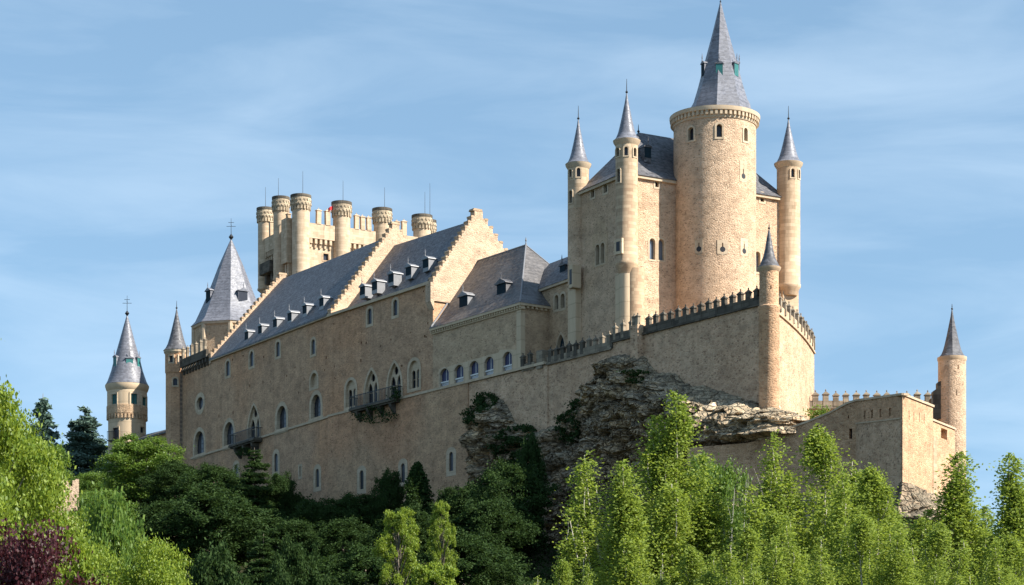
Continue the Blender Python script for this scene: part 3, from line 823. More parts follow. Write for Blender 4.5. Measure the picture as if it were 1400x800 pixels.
stepped(G3, -0.15, gp(G3, 591, 386)[1], a3[0], a3[1], s3e, 70, 14, 69.6, 1.2, pal)
bm = bmesh.new(); box(bm, G3, -0.6, 0.05, 69.5, 72.4, 0.25, -1.2)
prism(bm, G3, [(-.6, 69.5), (0.05, 68.2), (0.05, 69.5)], 0.25, -1.2); obj('corbel', bm, M['gable'], pal)

# roofs
def roof(pts_a, pts_b, mat, parent, name='roof'):
    bm = bmesh.new()
    a = [bm.verts.new(p) for p in pts_a]; b = [bm.verts.new(p) for p in pts_b]
    bm.faces.new(a); bm.faces.new(b[::-1])
    n = len(a)
    for i in range(n):
        j = (i + 1) % n; bm.faces.new((a[j], a[i], b[i], b[j]))
    return obj(name, bm, M[mat], parent)
def section(g, se, ze, sr, zr, sbk, zbk, o):
    return [g.w(se, ze - .3, o), g.w(se, ze, o), g.w(sr, zr, o), g.w(sbk, zbk, o), g.w(sbk, zbk - .3, o)]
r1z, r2z = a1[1] - 0.7, a2[1] - 1.6
roof(section(G1, -0.45, 73.35, a1[0], r1z, 2 * a1[0], 73, -0.1), section(G2, -0.45, 72.75, a2[0], r2z, 2 * a2[0], 73, -0.95 - 0.0), 'slate', pal)
q = gp(G2, 538, 336); k1 = gp(G2, 480, 413)
sl = (q[1] - k1[1]) / (q[0] - k1[0]); s_e = k1[0] - (k1[1] - 72.75) / sl
r3 = (a3[0] - 0.4, a3[1] - 1.35)
roof(section(G2, s_e, 72.75, q[0], q[1], 2 * q[0], 72, 0.1), section(G3, -0.35, 72.75, r3[0], r3[1], s3e - 1, 70, -1.1), 'slate', pal)
bm = bmesh.new()
prism(bm, SEG1, [(0, Z_EAVE - .35), (SEG1.s(290), 73.2 - .3), (SEG1.s(290), 73.3), (0, Z_EAVE + .1)], 0.42, -1.0)
prism(bm, SEG2, [(s592 + .6, Z_EAVE - .35), (54.2, Z_EAVE - .35), (54.2, Z_EAVE + .1), (s592 + .6, Z_EAVE + .1)], 0.42, -3.0)
obj('cornice', bm, M['trim'], pal)
# roof dormers
def roof_dormer(pl, x, y, inset, parent, w=1.65, h=1.3, mat='lead', depth=1.5, **k):
    sub = Plane(pl.w(0, 0, -inset)[:2], pl.d)
    dormer(parent, sub, sub.s(x), sub.z(x, y), w, h, 0.0, depth, mat=mat, **k)
for x, y in ((337, 464), (355.5, 456), (376, 447), (396, 438.5), (416.5, 428.5), (439.5, 418.5)): roof_dormer(SEG1, x, y, 0.95, pal)
for x, y in ((495.5, 403), (512, 396.5), (534.5, 386), (558.5, 376.5), (582, 366)): roof_dormer(SEG2, x, y, 1.05, pal)

# balconies
def balcony(pl, x0, x1, px_y, parent, deep=1.5, corbels=4, rail=1.25):
    sA, sB = sorted((pl.s(x0), pl.s(x1))); z = pl.z((x0 + x1) / 2, px_y)
    bm = bmesh.new(); box(bm, pl, sA, sB, z - .35, z, deep, -.1); box(bm, pl, sA + .2, sB - .2, z - .6, z - .35, deep - .3, -.1)
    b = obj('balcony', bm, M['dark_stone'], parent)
    for i in range(corbels):
        bm = bmesh.new()
        s = sA + (sB - sA) * (i + .5) / corbels
        prism(bm, Plane(pl.w(s, 0, 0)[:2], pl.n), [(-.1, z - .6), (deep - .3, z - .6), (deep - .4, z - 1.1), (deep * .5, z - 1.7), (.3, z - 2.4), (-.1, z - 2.5)], -.35, .35)
        obj('corbel', bm, M['dark_stone'], b)
    bm = bmesh.new()
    o = deep - .1
    for zz in (z + rail, z + .1):
        box(bm, pl, sA + .05, sB - .05, zz - .05, zz + .05, o, o - .08); 
        for s in (sA + .05, sB - .13): box(bm, pl, s, s + .08, zz - .05, zz + .05, o - .08, 0.0)
    n = int((sB - sA) / .42)
    for i in range(n + 1):
        s = sA + .1 + (sB - sA - .2) * i / n; box(bm, pl, s - .035, s + .035, z + .1, z + rail, o - .01, o - .07)
    for k in range(1, 4):
        for s in (sA + .1, sB - .1): box(bm, pl, s - .035, s + .035, z + .1, z + rail, o * k / 4 + .03, o * k / 4 - .03)
    obj('railing', bm, M['iron'], b)
    return b
balcony(SEG1, 324, 359, 605, pal, deep=1.7, corbels=3, rail=1.9)
balcony(SEG2, 489, 551, 553, pal, deep=1.7, corbels=4, rail=1.9)

# corner turret at the far end
tc_ = SEG1.w(SEG1.s(246), 0, -0.6); 
T0Y = tc_.y; TS = T0Y / F
tcx = ((241.5 - CX) * TS, T0Y); TR = 15.2 * TS
tur = thing('corner_turret', 'slim octagonal brick turret with slate spire at the left end of the palace', 'turret', base(tcx))
zz = lambda y: (HY - y) * TS
bm = bmesh.new(); lathe(bm, tcx, [(TR * 1.0, 38), (TR * 1.0, zz(512)), (TR * 1.06, zz(511)), (TR * 1.06, zz(483))], 8, R(22.5))
tw = obj('shaft', bm, M['facade'], tur); cbt = bmesh.new()
for x, y, w_, h_, k in ((234, 491, 5, 9, 'rect'), (239.5, 522, 6, 10, 'round'), (247.5, 491.5, 5, 10, 'rect')):
    twin(cbt, tcx, TR, x, y, w_, h_, k, tur, f=.25, depth=.35, mull=False)
cut(tw, cbt)
bm = bmesh.new(); lathe(bm, tcx, [(TR * 1.0, zz(486)), (TR * 1.14, zz(483)), (TR * 1.16, zz(480))], 24); obj('cornice', bm, M['trim'], tur)
spire(tur, tcx, flare(TR * 1.2, zz(480), zz(422)), 24, fin=1.6, ball=.22, mat='slate')

LZ, n_, l_, b_ = new_mat('lozenge_plaster')
lv = mapped(n_, l_, (1, 1, .62), (0, 0, 0))
lx = n_.new('ShaderNodeSeparateXYZ'); l_.new(lv, lx.inputs[0])
lc_ = n_.new('ShaderNodeCombineXYZ')
for op, k_ in (('ADD', 0), ('SUBTRACT', 1)):
    a_ = n_.new('ShaderNodeMath'); a_.operation = op; l_.new(lx.outputs[0], a_.inputs[0]); l_.new(lx.outputs[2], a_.inputs[1]); l_.new(a_.outputs[0], lc_.inputs[k_])
ck = n_.new('ShaderNodeTexChecker'); ck.inputs['Scale'].default_value = 1.9; ck.inputs['Color1'].default_value = (.36, .28, .20, 1); ck.inputs['Color2'].default_value = (.17, .13, .10, 1)
l_.new(lc_.outputs[0], ck.inputs['Vector']); l_.new(mixc(n_, l_, ramp(n_, l_, noise_n(n_, l_, mapped(n_, l_, (1, 1, 1)), .5, 5), [(.4, 0.0), (.65, .7)]), ck.outputs['Color'], (.33, .25, .18)), b_.inputs['Base Color']); b_.inputs['Roughness'].default_value = .9
M['lozenge'] = LZ
bm = bmesh.new(); a_ = R(22.5) - math.pi / 2
pm_ = (tcx[0] + TR * .93 * math.cos(a_), tcx[1] + TR * .93 * math.sin(a_)); pl = Plane(pm_, (-math.sin(a_), math.cos(a_)))
a0_, a1_ = (tcx[0] + TR * math.cos(R(-90)), tcx[1] + TR * math.sin(R(-90))), (tcx[0] + TR * math.cos(R(-45)), tcx[1] + TR * math.sin(R(-45)))
a0_, a1_ = (tcx[0] + TR * math.cos(R(-67.5)), tcx[1] + TR * math.sin(R(-67.5))), (tcx[0] + TR * math.cos(R(-22.5)), tcx[1] + TR * math.sin(R(-22.5)))
pl = Plane(a0_, (a1_[0] - a0_[0], a1_[1] - a0_[1])); L_ = math.dist(a0_, a1_); box(bm, pl, .12, L_ - .1, 40, zz(513), .03, -.1); obj('lozenge_panel', bm, M['lozenge'], tur)

# far left round tower
LY = 436.0; LS = LY / F; lc = ((173.8 - CX) * LS, LY)
lz = lambda y: (HY - y) * LS
lt = thing('round_tower', 'cream round tower with green shutters and a conical slate spire at the far left', 'tower', base(lc))
r_up, r_lo = 27 * LS, 25.6 * LS
bm = bmesh.new(); lathe(bm, lc, [(r_lo, 45), (r_lo, lz(572)), (r_up, lz(566)), (r_up, lz(533))], 40)
tw = obj('shaft', bm, M['plaster'], lt, smooth=40); cbt = bmesh.new()
for x, y, w_, h_ in ((156, 546, 7, 14), (183.5, 545.5, 8, 14.5), (197.5, 550, 4, 14)):
    twin(cbt, lc, r_up, x, y, w_, h_, 'rect', lt, f=.3, depth=.3, pane='teal', bars=(1, 0))
twin(cbt, lc, r_lo, 158, 593, 8, 16, 'rect', lt, f=.25, depth=.4, mull=False)
twin(cbt, lc, r_lo, 194.5, 588, 4, 8, 'rect', lt, f=.25, depth=.4, mull=False)
cut(tw, cbt)
bm = bmesh.new(); lathe(bm, lc, [(r_up * .98, lz(537)), (r_up * 1.04, lz(535)), (r_up * 1.1, lz(530)), (r_up * 1.1, lz(527.5))], 40); obj('cornice', bm, M['plaster'], lt, smooth=40)
bm = bmesh.new()
lathe(bm, lc, [(r_up * .98, lz(571)), (r_up * 1.025, lz(568)), (r_up * 1.03, lz(557)), (r_up * .98, lz(556))], 40)
for i in range(34):
    a = 2 * math.pi * i / 34; p = (lc[0] + r_lo * math.cos(a), lc[1] + r_lo * math.sin(a)); pl = Plane(p, (-math.sin(a), math.cos(a))); pl.n = (math.cos(a), math.sin(a))
    box(bm, pl, -.17, .17, lz(575), lz(569), .32, -.1)
obj('corbel_band', bm, M['hall'], lt)
lsp = spire(lt, lc, [(r_up * 1.08, lz(527)), (r_up * .98, lz(522)), (r_up * .80, lz(508)), (r_up * .62, lz(489)), (r_up * .38, lz(466)), (r_up * .18, lz(446)), (.08, lz(431))], 36, fin=4.0, ball=.45, cross=True)
def spire_dormer(parent, c, r, px, yb, w, h, shutter='teal'):
    pl = tangent(c, r, px); Y = pl.A[1]; dormer(parent, pl, 0, (HY - yb) * Y / F, w, h, 0.15, 1.4, shutter=shutter, mat='slate_spire', fin=True)
spire_dormer(lt, lc, r_up * .66, 177, 504, 1.45, 2.0); spire_dormer(lt, lc, r_up * .70, 157.8, 502, 1.1, 2.0); spire_dormer(lt, lc, r_up * .70, 189, 502, 1.0, 1.8)
# balcony of the round tower
pl = tangent(lc, r_lo, 158); bm = bmesh.new(); zb = (HY - 602) * pl.A[1] / F
box(bm, pl, -1.5, 1.5, zb - .2, zb, .8, -.3)
for i in range(11): s = -1.45 + 2.9 * i / 10; box(bm, pl, s - .03, s + .03, zb, zb + 1.7, .78, .72)
box(bm, pl, -1.5, 1.5, zb + 1.65, zb + 1.75, .8, .7); obj('balcony', bm, M['iron'], lt)
# low roofed wall between
wp = Plane((lc[0], lc[1] - 1.0), (tcx[0] - lc[0], tcx[1] - lc[1] + 0.5))
lw = thing('link_wall', 'low grey wall with a dark slate lean-to roof between the far left towers', 'wall', base(((lc[0] + tcx[0]) / 2, (lc[1] + tcx[1]) / 2)))
sw0, sw1 = wp.s(182), wp.s(229)
bm = bmesh.new(); prism(bm, wp, [(sw0, 45), (sw1, 45), (sw1, wp.z(229, 588)), (sw0, wp.z(182, 602))], 0, -4); obj('wall', bm, M['lower'], lw)
a = [wp.w(sw0, wp.z(182, 603), .4), wp.w(sw1, wp.z(229, 590), .4), wp.w(sw1, wp.z(229, 580), -3), wp.w(sw0, wp.z(182, 592), -3)]
bm = bmesh.new(); va = [bm.verts.new(p) for p in a]; vb = [bm.verts.new(p - Vector((0, 0, .3))) for p in a]
bm.faces.new(va); bm.faces.new(vb[::-1])
for i in range(4): bm.faces.new((va[i], va[(i + 1) % 4], vb[(i + 1) % 4], vb[i]))
obj('roof', bm, M['slate'], lw)

# octagonal tower behind the left gable
OY = 432.0; OS = OY / F; oc = ((316 - CX) * OS, OY); oz = lambda y: (HY - y) * OS
ot = thing('octagonal_tower', 'broad octagonal tower with a tall faceted slate pyramid roof behind the left gable', 'tower', base(oc))
Ro = 54 * OS; a0 = R(-90 + 6)
bm = bmesh.new(); lathe(bm, oc, [(Ro * .94, 60), (Ro * .94, oz(450))], 8, a0); obj('shaft', bm, M['hall'], ot)
bm = bmesh.new()
for i in range(8):
    a = a0 + math.pi / 4 * i; p = (oc[0] + Ro * .93 * math.cos(a), oc[1] + Ro * .93 * math.sin(a)); lathe(bm, p, [(.5, 60), (.5, oz(450.5))], 8, a)
obj('quoins', bm, M['trim'], ot)
bm = bmesh.new(); lathe(bm, oc, [(Ro * .93, oz(453)), (Ro * .99, oz(451)), (Ro * 1.0, oz(448))], 8, a0); obj('cornice', bm, M['trim'], ot)
spire(ot, oc, [(Ro * 1.02, oz(448)), (Ro * .90, oz(441)), (Ro * .74, oz(422)), (Ro * .58, oz(402)), (Ro * .30, oz(362)), (.08, oz(327))], 8, a0, fin=4.2, ball=.5, cross=True)
spire_dormer(ot, oc, Ro * .63, 332, 415, 2.0, 2.4, 'glass'); spire_dormer(ot, oc, Ro * .63, 285.5, 414, 1.9, 2.3, 'teal_dark')

# ------------------------------------------------------------------ tower of the many turrets
JC = (-42.4, 440.0)
JR = Plane(JC, (.866, .5)); JL = Plane(JC, (-.5, .866))
jt = thing('battlemented_tower', 'pale stone keep crowned with round battlemented turrets, rising behind the slate roof', 'tower', base(JC))
bm = bmesh.new(); zt = 106.5
box(bm, JR, 0.2, 29, 60, zt, 0, -19); body = obj('wall', bm, M['pale'], jt)
cbj = bmesh.new()
winpx(cbj, JR, 442, 449, 347, 356, 'rect', jt, f=.3, depth=.4, mull=False, mat='ashlar_red')
cut(body, cbj)
bm = bmesh.new()
pz = 107.2
box(bm, JR, 0, 29, 104.2, pz, .7, .15); box(bm, JL, 0, 19, 104.2, pz, .7, .15)
for i in range(26):
    s = 1 + 27 * i / 25; box(bm, JR, s - .26, s + .26, 103.2, 104.2, .62, -.1); box(bm, JR, s - .2, s + .2, 102.4, 103.2, .34, -.1)
for i in range(17):
    s = 1 + 17 * i / 16; box(bm, JL, s - .26, s + .26, 103.2, 104.2, .62, -.1); box(bm, JL, s - .2, s + .2, 102.4, 103.2, .34, -.1)
obj('parapet', bm, M['pale'], jt)
for x in (434, 446.5, 486, 494.5, 503, 541, 551):
    p = JR.w(JR.s(x), pz - .05, .42); put_merlon(MERW, M['pale'], jt, p, math.atan2(.5, .866))
for sm in (5, 13.5): put_merlon(MERW, M['pale'], jt, JL.w(sm, pz - .05, .42), math.atan2(.866, -.5))
bm = bmesh.new(); box(bm, JL, 2.6, 5.2, 99.5, 108.5, 1.9, -.1); box(bm, JL, 3.0, 3.6, 97, 99.5, 1.3, -.1); box(bm, JL, 4.2, 4.8, 97, 99.5, 1.3, -.1); obj('box_machicolation', bm, M['pale'], jt)
bm = bmesh.new(); box(bm, JL, 10.4, 15.6, 99.2, 101.5, 2.2, -.1); box(bm, JL, 11, 11.7, 97.3, 99.2, 1.4, -.1); box(bm, JL, 14, 14.7, 97.3, 99.2, 1.4, -.1); obj('box_machicolation', bm, M['dark_stone'], jt)
def bart(px, w, ytop, pt, zb, corb=True):
    Y = pt[1]; s = Y / F; c = ((px - CX) * s, Y); r = w * s / 2; zt = (HY - ytop) * s; k = r * .86
    bm = bmesh.new()
    prof = [(k, zb), (k, zt - 2.6)]
    if corb: prof = [(.4, zb - 1.4), (k * .7, zb - .7), (k * 1.08, zb - .2), (k * 1.08, zb + .1), (k, zb + .2), (k, zt - 2.6)]
    lathe(bm, c, prof, 28); t_ = obj('turret', bm, M['pale'], jt, smooth=40)
    bm = bmesh.new()
    lathe(bm, c, [(k * .9, zt - 2.7), (r * .985, zt - 2.1), (r, zt - 1.9), (r, zt), (r * .8, zt), (r * .8, zt - .6)], 28)
    for row, zz_, nn in ((0, zt - 2.95, 18), (1, zt - 2.05, 18), (2, zt - 1.35, 18)):
        for i in range(nn):
            a = 2 * math.pi * (i + .5 * (row % 2)) / nn; p = (c[0] + (r * (.9 if row == 0 else 1.0)) * math.cos(a), c[1] + (r * (.9 if row == 0 else 1.0)) * math.sin(a))
            pl = Plane(p, (-math.sin(a), math.cos(a))); pl.n = (math.cos(a), math.sin(a))
            if row == 0: box(bm, pl, -.19, .19, zz_, zz_ + .75, .16, -.2)
            else: prism(bm, pl, [(-.26, zz_ + .45), (-.17, zz_ + .12), (0, zz_), (.17, zz_ + .12), (.26, zz_ + .45)], .1, -.1)
    obj('battlement', bm, M['crown'], t_)
    bm = bmesh.new(); lathe(bm, c, [(r * 1.01, zt - .55), (r * 1.03, zt - .5), (r * 1.03, zt + .05), (r * .8, zt + .05)], 28); obj('rim', bm, M['dark_stone'], t_)
    return c, zt
masts = []
for px, w, yt, pt, zb, cbl in ((363, 24, 285.5, JL.w(17.8, 0), 97, True), (384, 24, 270.5, JL.w(8.6, 0, .6), 97.3, True), (411.3, 28, 268, JC, 70, False), (467, 27.5, 277.5, JR.w(9.6, 0, .5), 70, False), (522.5, 27, 286.5, JR.w(18.8, 0, .5), 70, False), (577, 28, 295.5, JR.w(28.2, 0, 0), 70, False), (586.5, 20, 302, JR.w(29, 0, -14), 70, False)):
    masts.append(bart(px, w, yt, (pt[0], pt[1]), zb, cbl))
bm = bmesh.new()
for (c, zt), dx, h in zip(masts, (0, -.5, .4, .3, .5, .6, .2), (4.5, 4, 5, 4.5, 4.5, 5, 8)):
    tube(bm, [(c[0] + dx, c[1], zt - .8), (c[0] + dx, c[1], zt + h)], .06, .03, 5)
obj('lightning_rod', bm, M['iron'], jt)

fl = thing('flag', 'small red flag on a thin pole above the battlements of the pale keep', 'flag', tuple(P(455.5, 302, 441)))
bm = bmesh.new(); p = P(455.5, 302, 441); tube(bm, [p, p + Vector((0, 0, 3.2))], .05, .04, 5); obj('pole', bm, M['iron'], fl)
bm = bmesh.new(); vs = []
for i in range(7):
    x_ = -.17 * i; dy_ = .18 * math.sin(i * 1.3); vs.append([bm.verts.new(p + Vector((x_, dy_ + e_, 3.1 - k_ - .09 * i))) for k_ in (0, .75) for e_ in (-.015, .015)])
for A_, B_ in zip(vs, vs[1:]):
    for a_, b_ in ((0, 1), (1, 3), (3, 2), (2, 0)): bm.faces.new((A_[a_], A_[b_], B_[b_], B_[a_]))
obj('cloth', bm, M['flag_red'], fl)

# ------------------------------------------------------------------ hall with the hipped roof
hall = thing('hipped_hall', 'stone hall with steep hipped slate roof above five blue arched windows in a row', 'building', base(SEG2.w(12, 0)))
HR = Plane(H0, (.8192, .5735)); zc = 65.0
wd = 14.0
bm = bmesh.new()
box(bm, SEG2, 0.0, s592 + .4, 40, zc, 0, -wd); hw_ = obj('wall', bm, M['hall'], hall)
cbh = bmesh.new()
for x, yt, yb in ((607.6, 504, 533), (627.6, 499, 528), (648, 493.6, 523), (668.6, 488, 517.5), (693.8, 481, 511)):
    wo = winpx(cbh, SEG2, x - 6.3, x + 6.3, yt, yb, 'seg', hall, f=.25, depth=.42, pane='blind', mull=False, name='arched_window')
    s = SEG2.s(x); w = abs(SEG2.s(x + 6.3) - SEG2.s(x - 6.3)); z0 = SEG2.z(x, yb); z1 = SEG2.z(x, yt); zr = z0 + (z1 - z0) * .38
    bm = bmesh.new(); box(bm, SEG2, s - w / 2 + .02, s + w / 2 - .02, zr - .1, zr + .1, -.14, -.28); box(bm, SEG2, s - .05, s + .05, zr, z1 - .1, -.36, -.41); obj('rail', bm, M['white'], wo)
    bm = bmesh.new(); box(bm, SEG2, s - w / 2 + .02, s + w / 2 - .02, z0 + .02, zr - .1, -.28, -.34)
    obj('lattice', bm, M['lattice'], wo)
    bm = bmesh.new()
    for i in range(9):
        a = s - w / 2 + w * i / 8
        for e in (-1, 1): prism(bm, SEG2, [(a, z0 + .05), (a + .09, z0 + .05), (a + .09 + e * w / 4, zr - .12), (a + e * w / 4, zr - .12)] if s - w / 2 <= a + e * w / 4 <= s + w / 2 - .09 and a + .09 < s + w / 2 else [(a, z0 + .05), (a + .06, z0 + .05), (a + .06, z0 + .3), (a, z0 + .3)], -.26 + .01 * e, -.275 + .01 * e)
    obj('lattice_bars', bm, M['white'], wo)
cut(hw_, cbh)
bm = bmesh.new()
poly = [(SEG2.s(600), SEG2.z(600, 540)), (SEG2.s(711), SEG2.z(711, 507.5)), (SEG2.s(711), SEG2.z(711, 478)), (SEG2.s(684), SEG2.z(684, 478)), (SEG2.s(682), SEG2.z(682, 482)), (SEG2.s(600), SEG2.z(600, 505))]
band = bmesh.new(); prism(band, SEG2, poly, 0.03, -0.3)
bo = obj('window_band', band, M['plaster'], hall)
cbx = bmesh.new()
for x, yt, yb in ((607.6, 504, 533), (627.6, 499, 528), (648, 493.6, 523), (668.6, 488, 517.5), (693.8, 481, 511)):
    s = SEG2.s(x); w = abs(SEG2.s(x + 6.3) - SEG2.s(x - 6.3)); z0 = SEG2.z(x, yb); prism(cbx, SEG2, grow(shift(arch(w, SEG2.z(x, yt) - z0, 'seg'), s, z0), .1), 1, -1)
cut(bo, cbx)
bm = bmesh.new(); box(bm, SEG2, -.02, 1.1, 56, zc - .4, .04, -.5); box(bm, HR, -.02, .7, 56, zc - .4, .04, -.5); obj('quoins', bm, M['plaster'], hall)
bm = bmesh.new()
box(bm, SEG2, -.55, s592 + .2, zc - .05, zc + .35, .55, -.6); box(bm, SEG2, -.5, s592 + .2, zc - .55, zc - .3, .2, -.4)
box(bm, HR, -.5, 8, zc - .04, zc + .34, .54, -.5)
for i in range(38):
    s = -.2 + (s592 + .2) * i / 37; box(bm, SEG2, s - .17, s + .17, zc - .35, zc - .05, .4, -.1)
for i in range(9): s = .2 + .8 * i; box(bm, HR, s - .17, s + .17, zc - .35, zc - .05, .4, -.1)
obj('cornice', bm, M['plaster'], hall)
# hip roof: ridge runs along the facade direction
half = 8.1; hb = 10.2; zr = 76.7; zc2 = zc + .3; ov = .6
mid = lambda t, o, z: SEG2.w(t, z, -o)
A0 = mid(-ov, -ov, zc2); A1 = mid(s592 + .3, -ov, zc2); B0 = mid(-ov, 2 * half + ov, zc2); B1 = mid(s592 + .3, 2 * half + ov, zc2)
Rg0 = mid(hb, half, zr); Rg1 = mid(s592 + .3, half, zr)
bm = bmesh.new()
# slight bell-cast: eave strip then main slope
def lerp(a, b, t): return a + (b - a) * t
def drop(v, d): return Vector((v.x, v.y, v.z - d))
e0, e1 = drop(lerp(A0, Rg0, .16), .35), drop(lerp(A1, Rg1, .16), .35); f0, f1 = drop(lerp(B0, Rg0, .16), .35), drop(lerp(B1, Rg1, .16), .35)
V = {k: bm.verts.new(v) for k, v in dict(A0=A0, A1=A1, B0=B0, B1=B1, R0=Rg0, R1=Rg1, e0=e0, e1=e1, f0=f0, f1=f1).items()}
for f in (('A1', 'A0', 'e0', 'e1'), ('e1', 'e0', 'R0', 'R1'), ('A0', 'B0', 'f0', 'e0'), ('e0', 'f0', 'R0'), ('B0', 'B1', 'f1', 'f0'), ('f0', 'f1', 'R1', 'R0'), ('A1', 'e1', 'R1', 'f1', 'B1'), ('A0', 'A1', 'B1', 'B0')):
    bm.faces.new([V[k] for k in f])
obj('roof', bm, M['slate_worn'], hall)
bm = bmesh.new(); tube(bm, [A0 + Vector((0, 0, .05)), e0 + Vector((0, 0, .05)), Rg0 + Vector((0, 0, .05))], .11, .11, 6); tube(bm, [Rg0 + Vector((0, 0, .05)), Rg1 + Vector((0, 0, .05))], .1, .1, 6); tube(bm, [B0, f0, Rg0], .11, .11, 6)
lathe(bm, (Rg0.x, Rg0.y), [(.15, Rg0.z), (.06, Rg0.z + .5), (.14, Rg0.z + .7), (.02, Rg0.z + 1.2)], 6)
obj('ridge_cap', bm, M['lead'], hall)
roof_dormer(SEG2, 633.5, 424, 1.7, hall, w=2.3, h=2.1, depth=2.6); roof_dormer(SEG2, 685.5, 407.5, 1.9, hall, w=2.4, h=2.1, mat='slate', depth=2.6)
bm = bmesh.new(); A = SEG2.w(s592 + .0, 0); 
prism(bm, Plane(SEG2.w(s592 - .12, 0)[:2], HR.d), [(-.4, zc2 + .1), (half, zr + .1), (half, zr + .5), (-.4, zc2 + .5)], .06, -.1); obj('flashing', bm, M['lead'], hall)

# link building between hall and keep
LP = Plane(KL.w(9, 0, -0.6)[:2], KL.d)
lk = thing('link_building', 'narrow slate-roofed stone link squeezed between the hipped hall and the keep', 'building', base(LP.w(5, 0)))
s0, s1 = LP.s(790), LP.s(733)
ze0, ze1 = LP.z(776, 383), LP.z(735, 393)
bm = bmesh.new(); prism(bm, LP, [(s0, 45), (s1, 45), (s1, ze0 - .2), (s0, ze0 - .2)], 0, -7); lkw = obj('wall', bm, M['hall'], lk); cbl = bmesh.new()
for x, y in ((761, 413.5), (769.5, 411.5)): winpx(cbl, LP, x - 2.7, x + 2.7, y - 10, y + 10, 'round', lk, f=.35, depth=.5, mull=False)
winpx(cbl, LP, 761.5, 772, 457, 479, 'pointed', lk, f=.35, depth=.5, pane='teal_dark', mull=False, name='door')
cut(lkw, cbl)
bm = bmesh.new(); box(bm, LP, s0, s1, ze0 - .35, ze0 + .05, .4, -.3); obj('cornice', bm, M['trim'], lk)
a = [LP.w(s0, ze0, .5), LP.w(s0, ze0 + 5.0, -3.8), LP.w(s0, ze0, -7.5)]; b = [LP.w(s1 + 2.5, ze0, .5), LP.w(s1 + 2.5, ze0 + 5.0, -3.8), LP.w(s1 + 2.5, ze0, -7.5)]
roof(a, b, 'slate', lk)
roof_dormer(LP, 769, 381, 1.2, lk, w=1.5, h=1.9, mat='slate', depth=2.2)

# ------------------------------------------------------------------ keep
keep = thing('keep', 'tall rectangular sand-coloured keep with corner turrets and hipped slate roof', 'castle tower', base(KC))
kd, kw = 13.0, 27.6; zk = 79.6
kbm = bmesh.new(); 
pk = [KL.w(0, 0), KR.w(kw, 0), KR.w(kw, 0, -kd), KL.w(kd, 0)]
vprism(kbm, [(p.x, p.y) for p in pk], 35, zk); kwall = obj('wall', kbm, M['keep'], keep)
cbk = bmesh.new()
for x, y in ((810.5, 264), (828, 257.5)): winpx(cbk, KL, x - 2.3, x + 2.3, y - 6, y + 6, 'round', keep, f=.3, depth=.4, mull=False)
winpx(cbk, KR, 895.6, 900.6, 246, 256, 'round', keep, f=.25, depth=.4, mull=False)
winpx(cbk, KR, 1039.5, 1044.5, 265, 276, 'round', keep, f=.3, depth=.4, mull=False)
for x, y in ((817.2, 348.5), (824, 346)): winpx(cbk, KL, x - 2.6, x + 2.6, y - 14, y + 14, 'round', keep, f=.16, depth=.6, mull=False)
for x, y in ((891.8, 340.5), (904, 341.5)): winpx(cbk, KR, x - 4, x + 4, y - 14.5, y + 14.5, 'round', keep, f=.22, depth=.45, pane='sky_glass', mull=False)
winpx(cbk, KR, 1032, 1039.5, 344, 372, 'round', keep, f=.3, depth=.45, pane='sky_glass', mull=False)
cut(kwall, cbk)
bm = bmesh.new(); sc_ = KL.s(820.5); zbb = KL.z(820.5, 367)
prism(bm, KL, shift(arch(4.0, 7.2, 'pointed'), sc_, zbb + .2), .03, -.2); sp_ = obj('window_panel', bm, M['hall'], keep)
c2 = bmesh.new()
for x, y in ((817.2, 348.5), (824, 346)):
    s = KL.s(x); w = abs(KL.s(x + 2.9) - KL.s(x - 2.9)); prism(c2, KL, grow(shift(arch(w, KL.z(x, y - 14) - KL.z(x, y + 14), 'round'), s, KL.z(x, y + 14)), .1), 1, -1)
cut(sp_, c2)
bm = bmesh.new(); box(bm, KL, -.3, kd + .3, zk - .25, zk + .2, .4, -.3); box(bm, KR, -.3, kw + .3, zk - .24, zk + .19, .39, -.3); obj('cornice', bm, M['trim'], keep)
ovk = .55; zke = zk + .15
def kp(u, v, z): p = KR.w(u, z, -v); return p
A0, A1, B1, B0 = kp(-ovk, -ovk, zke), kp(kw + ovk, -ovk, zke), kp(kw + ovk, kd + ovk, zke), kp(-ovk, kd + ovk, zke)
Rk0, Rk1 = kp(6.4, kd / 2, 87.9), kp(kw - 6.4, kd / 2, 87.9)
bm = bmesh.new()
ee = [drop(lerp(a, b, .2), .45) for a, b in ((A0, Rk0), (A1, Rk1), (B1, Rk1), (B0, Rk0))]
va = [bm.verts.new(p) for p in (A0, A1, B1, B0)]; ve_ = [bm.verts.new(p) for p in ee]; r0, r1 = bm.verts.new(Rk0), bm.verts.new(Rk1)
for i in range(4): bm.faces.new((va[i], va[(i + 1) % 4], ve_[(i + 1) % 4], ve_[i]))
bm.faces.new((ve_[0], ve_[1], r1, r0)); bm.faces.new((ve_[1], ve_[2], r1)); bm.faces.new((ve_[2], ve_[3], r0, r1)); bm.faces.new((ve_[3], ve_[0], r0)); bm.faces.new(va[::-1])
rf = obj('roof', bm, M['slate'], keep)
finial(rf, (Rk0.x, Rk0.y), Rk0.z - .1, 1.2, .22)
KRi = Plane(KR.w(0, 0, -1.9)[:2], KR.d); dormer(keep, KRi, KRi.s(885.6), KRi.z(885.6, 216), 1.15, 1.5, 0, 2.4, shutter='teal_dark', mat='slate', fin=True)
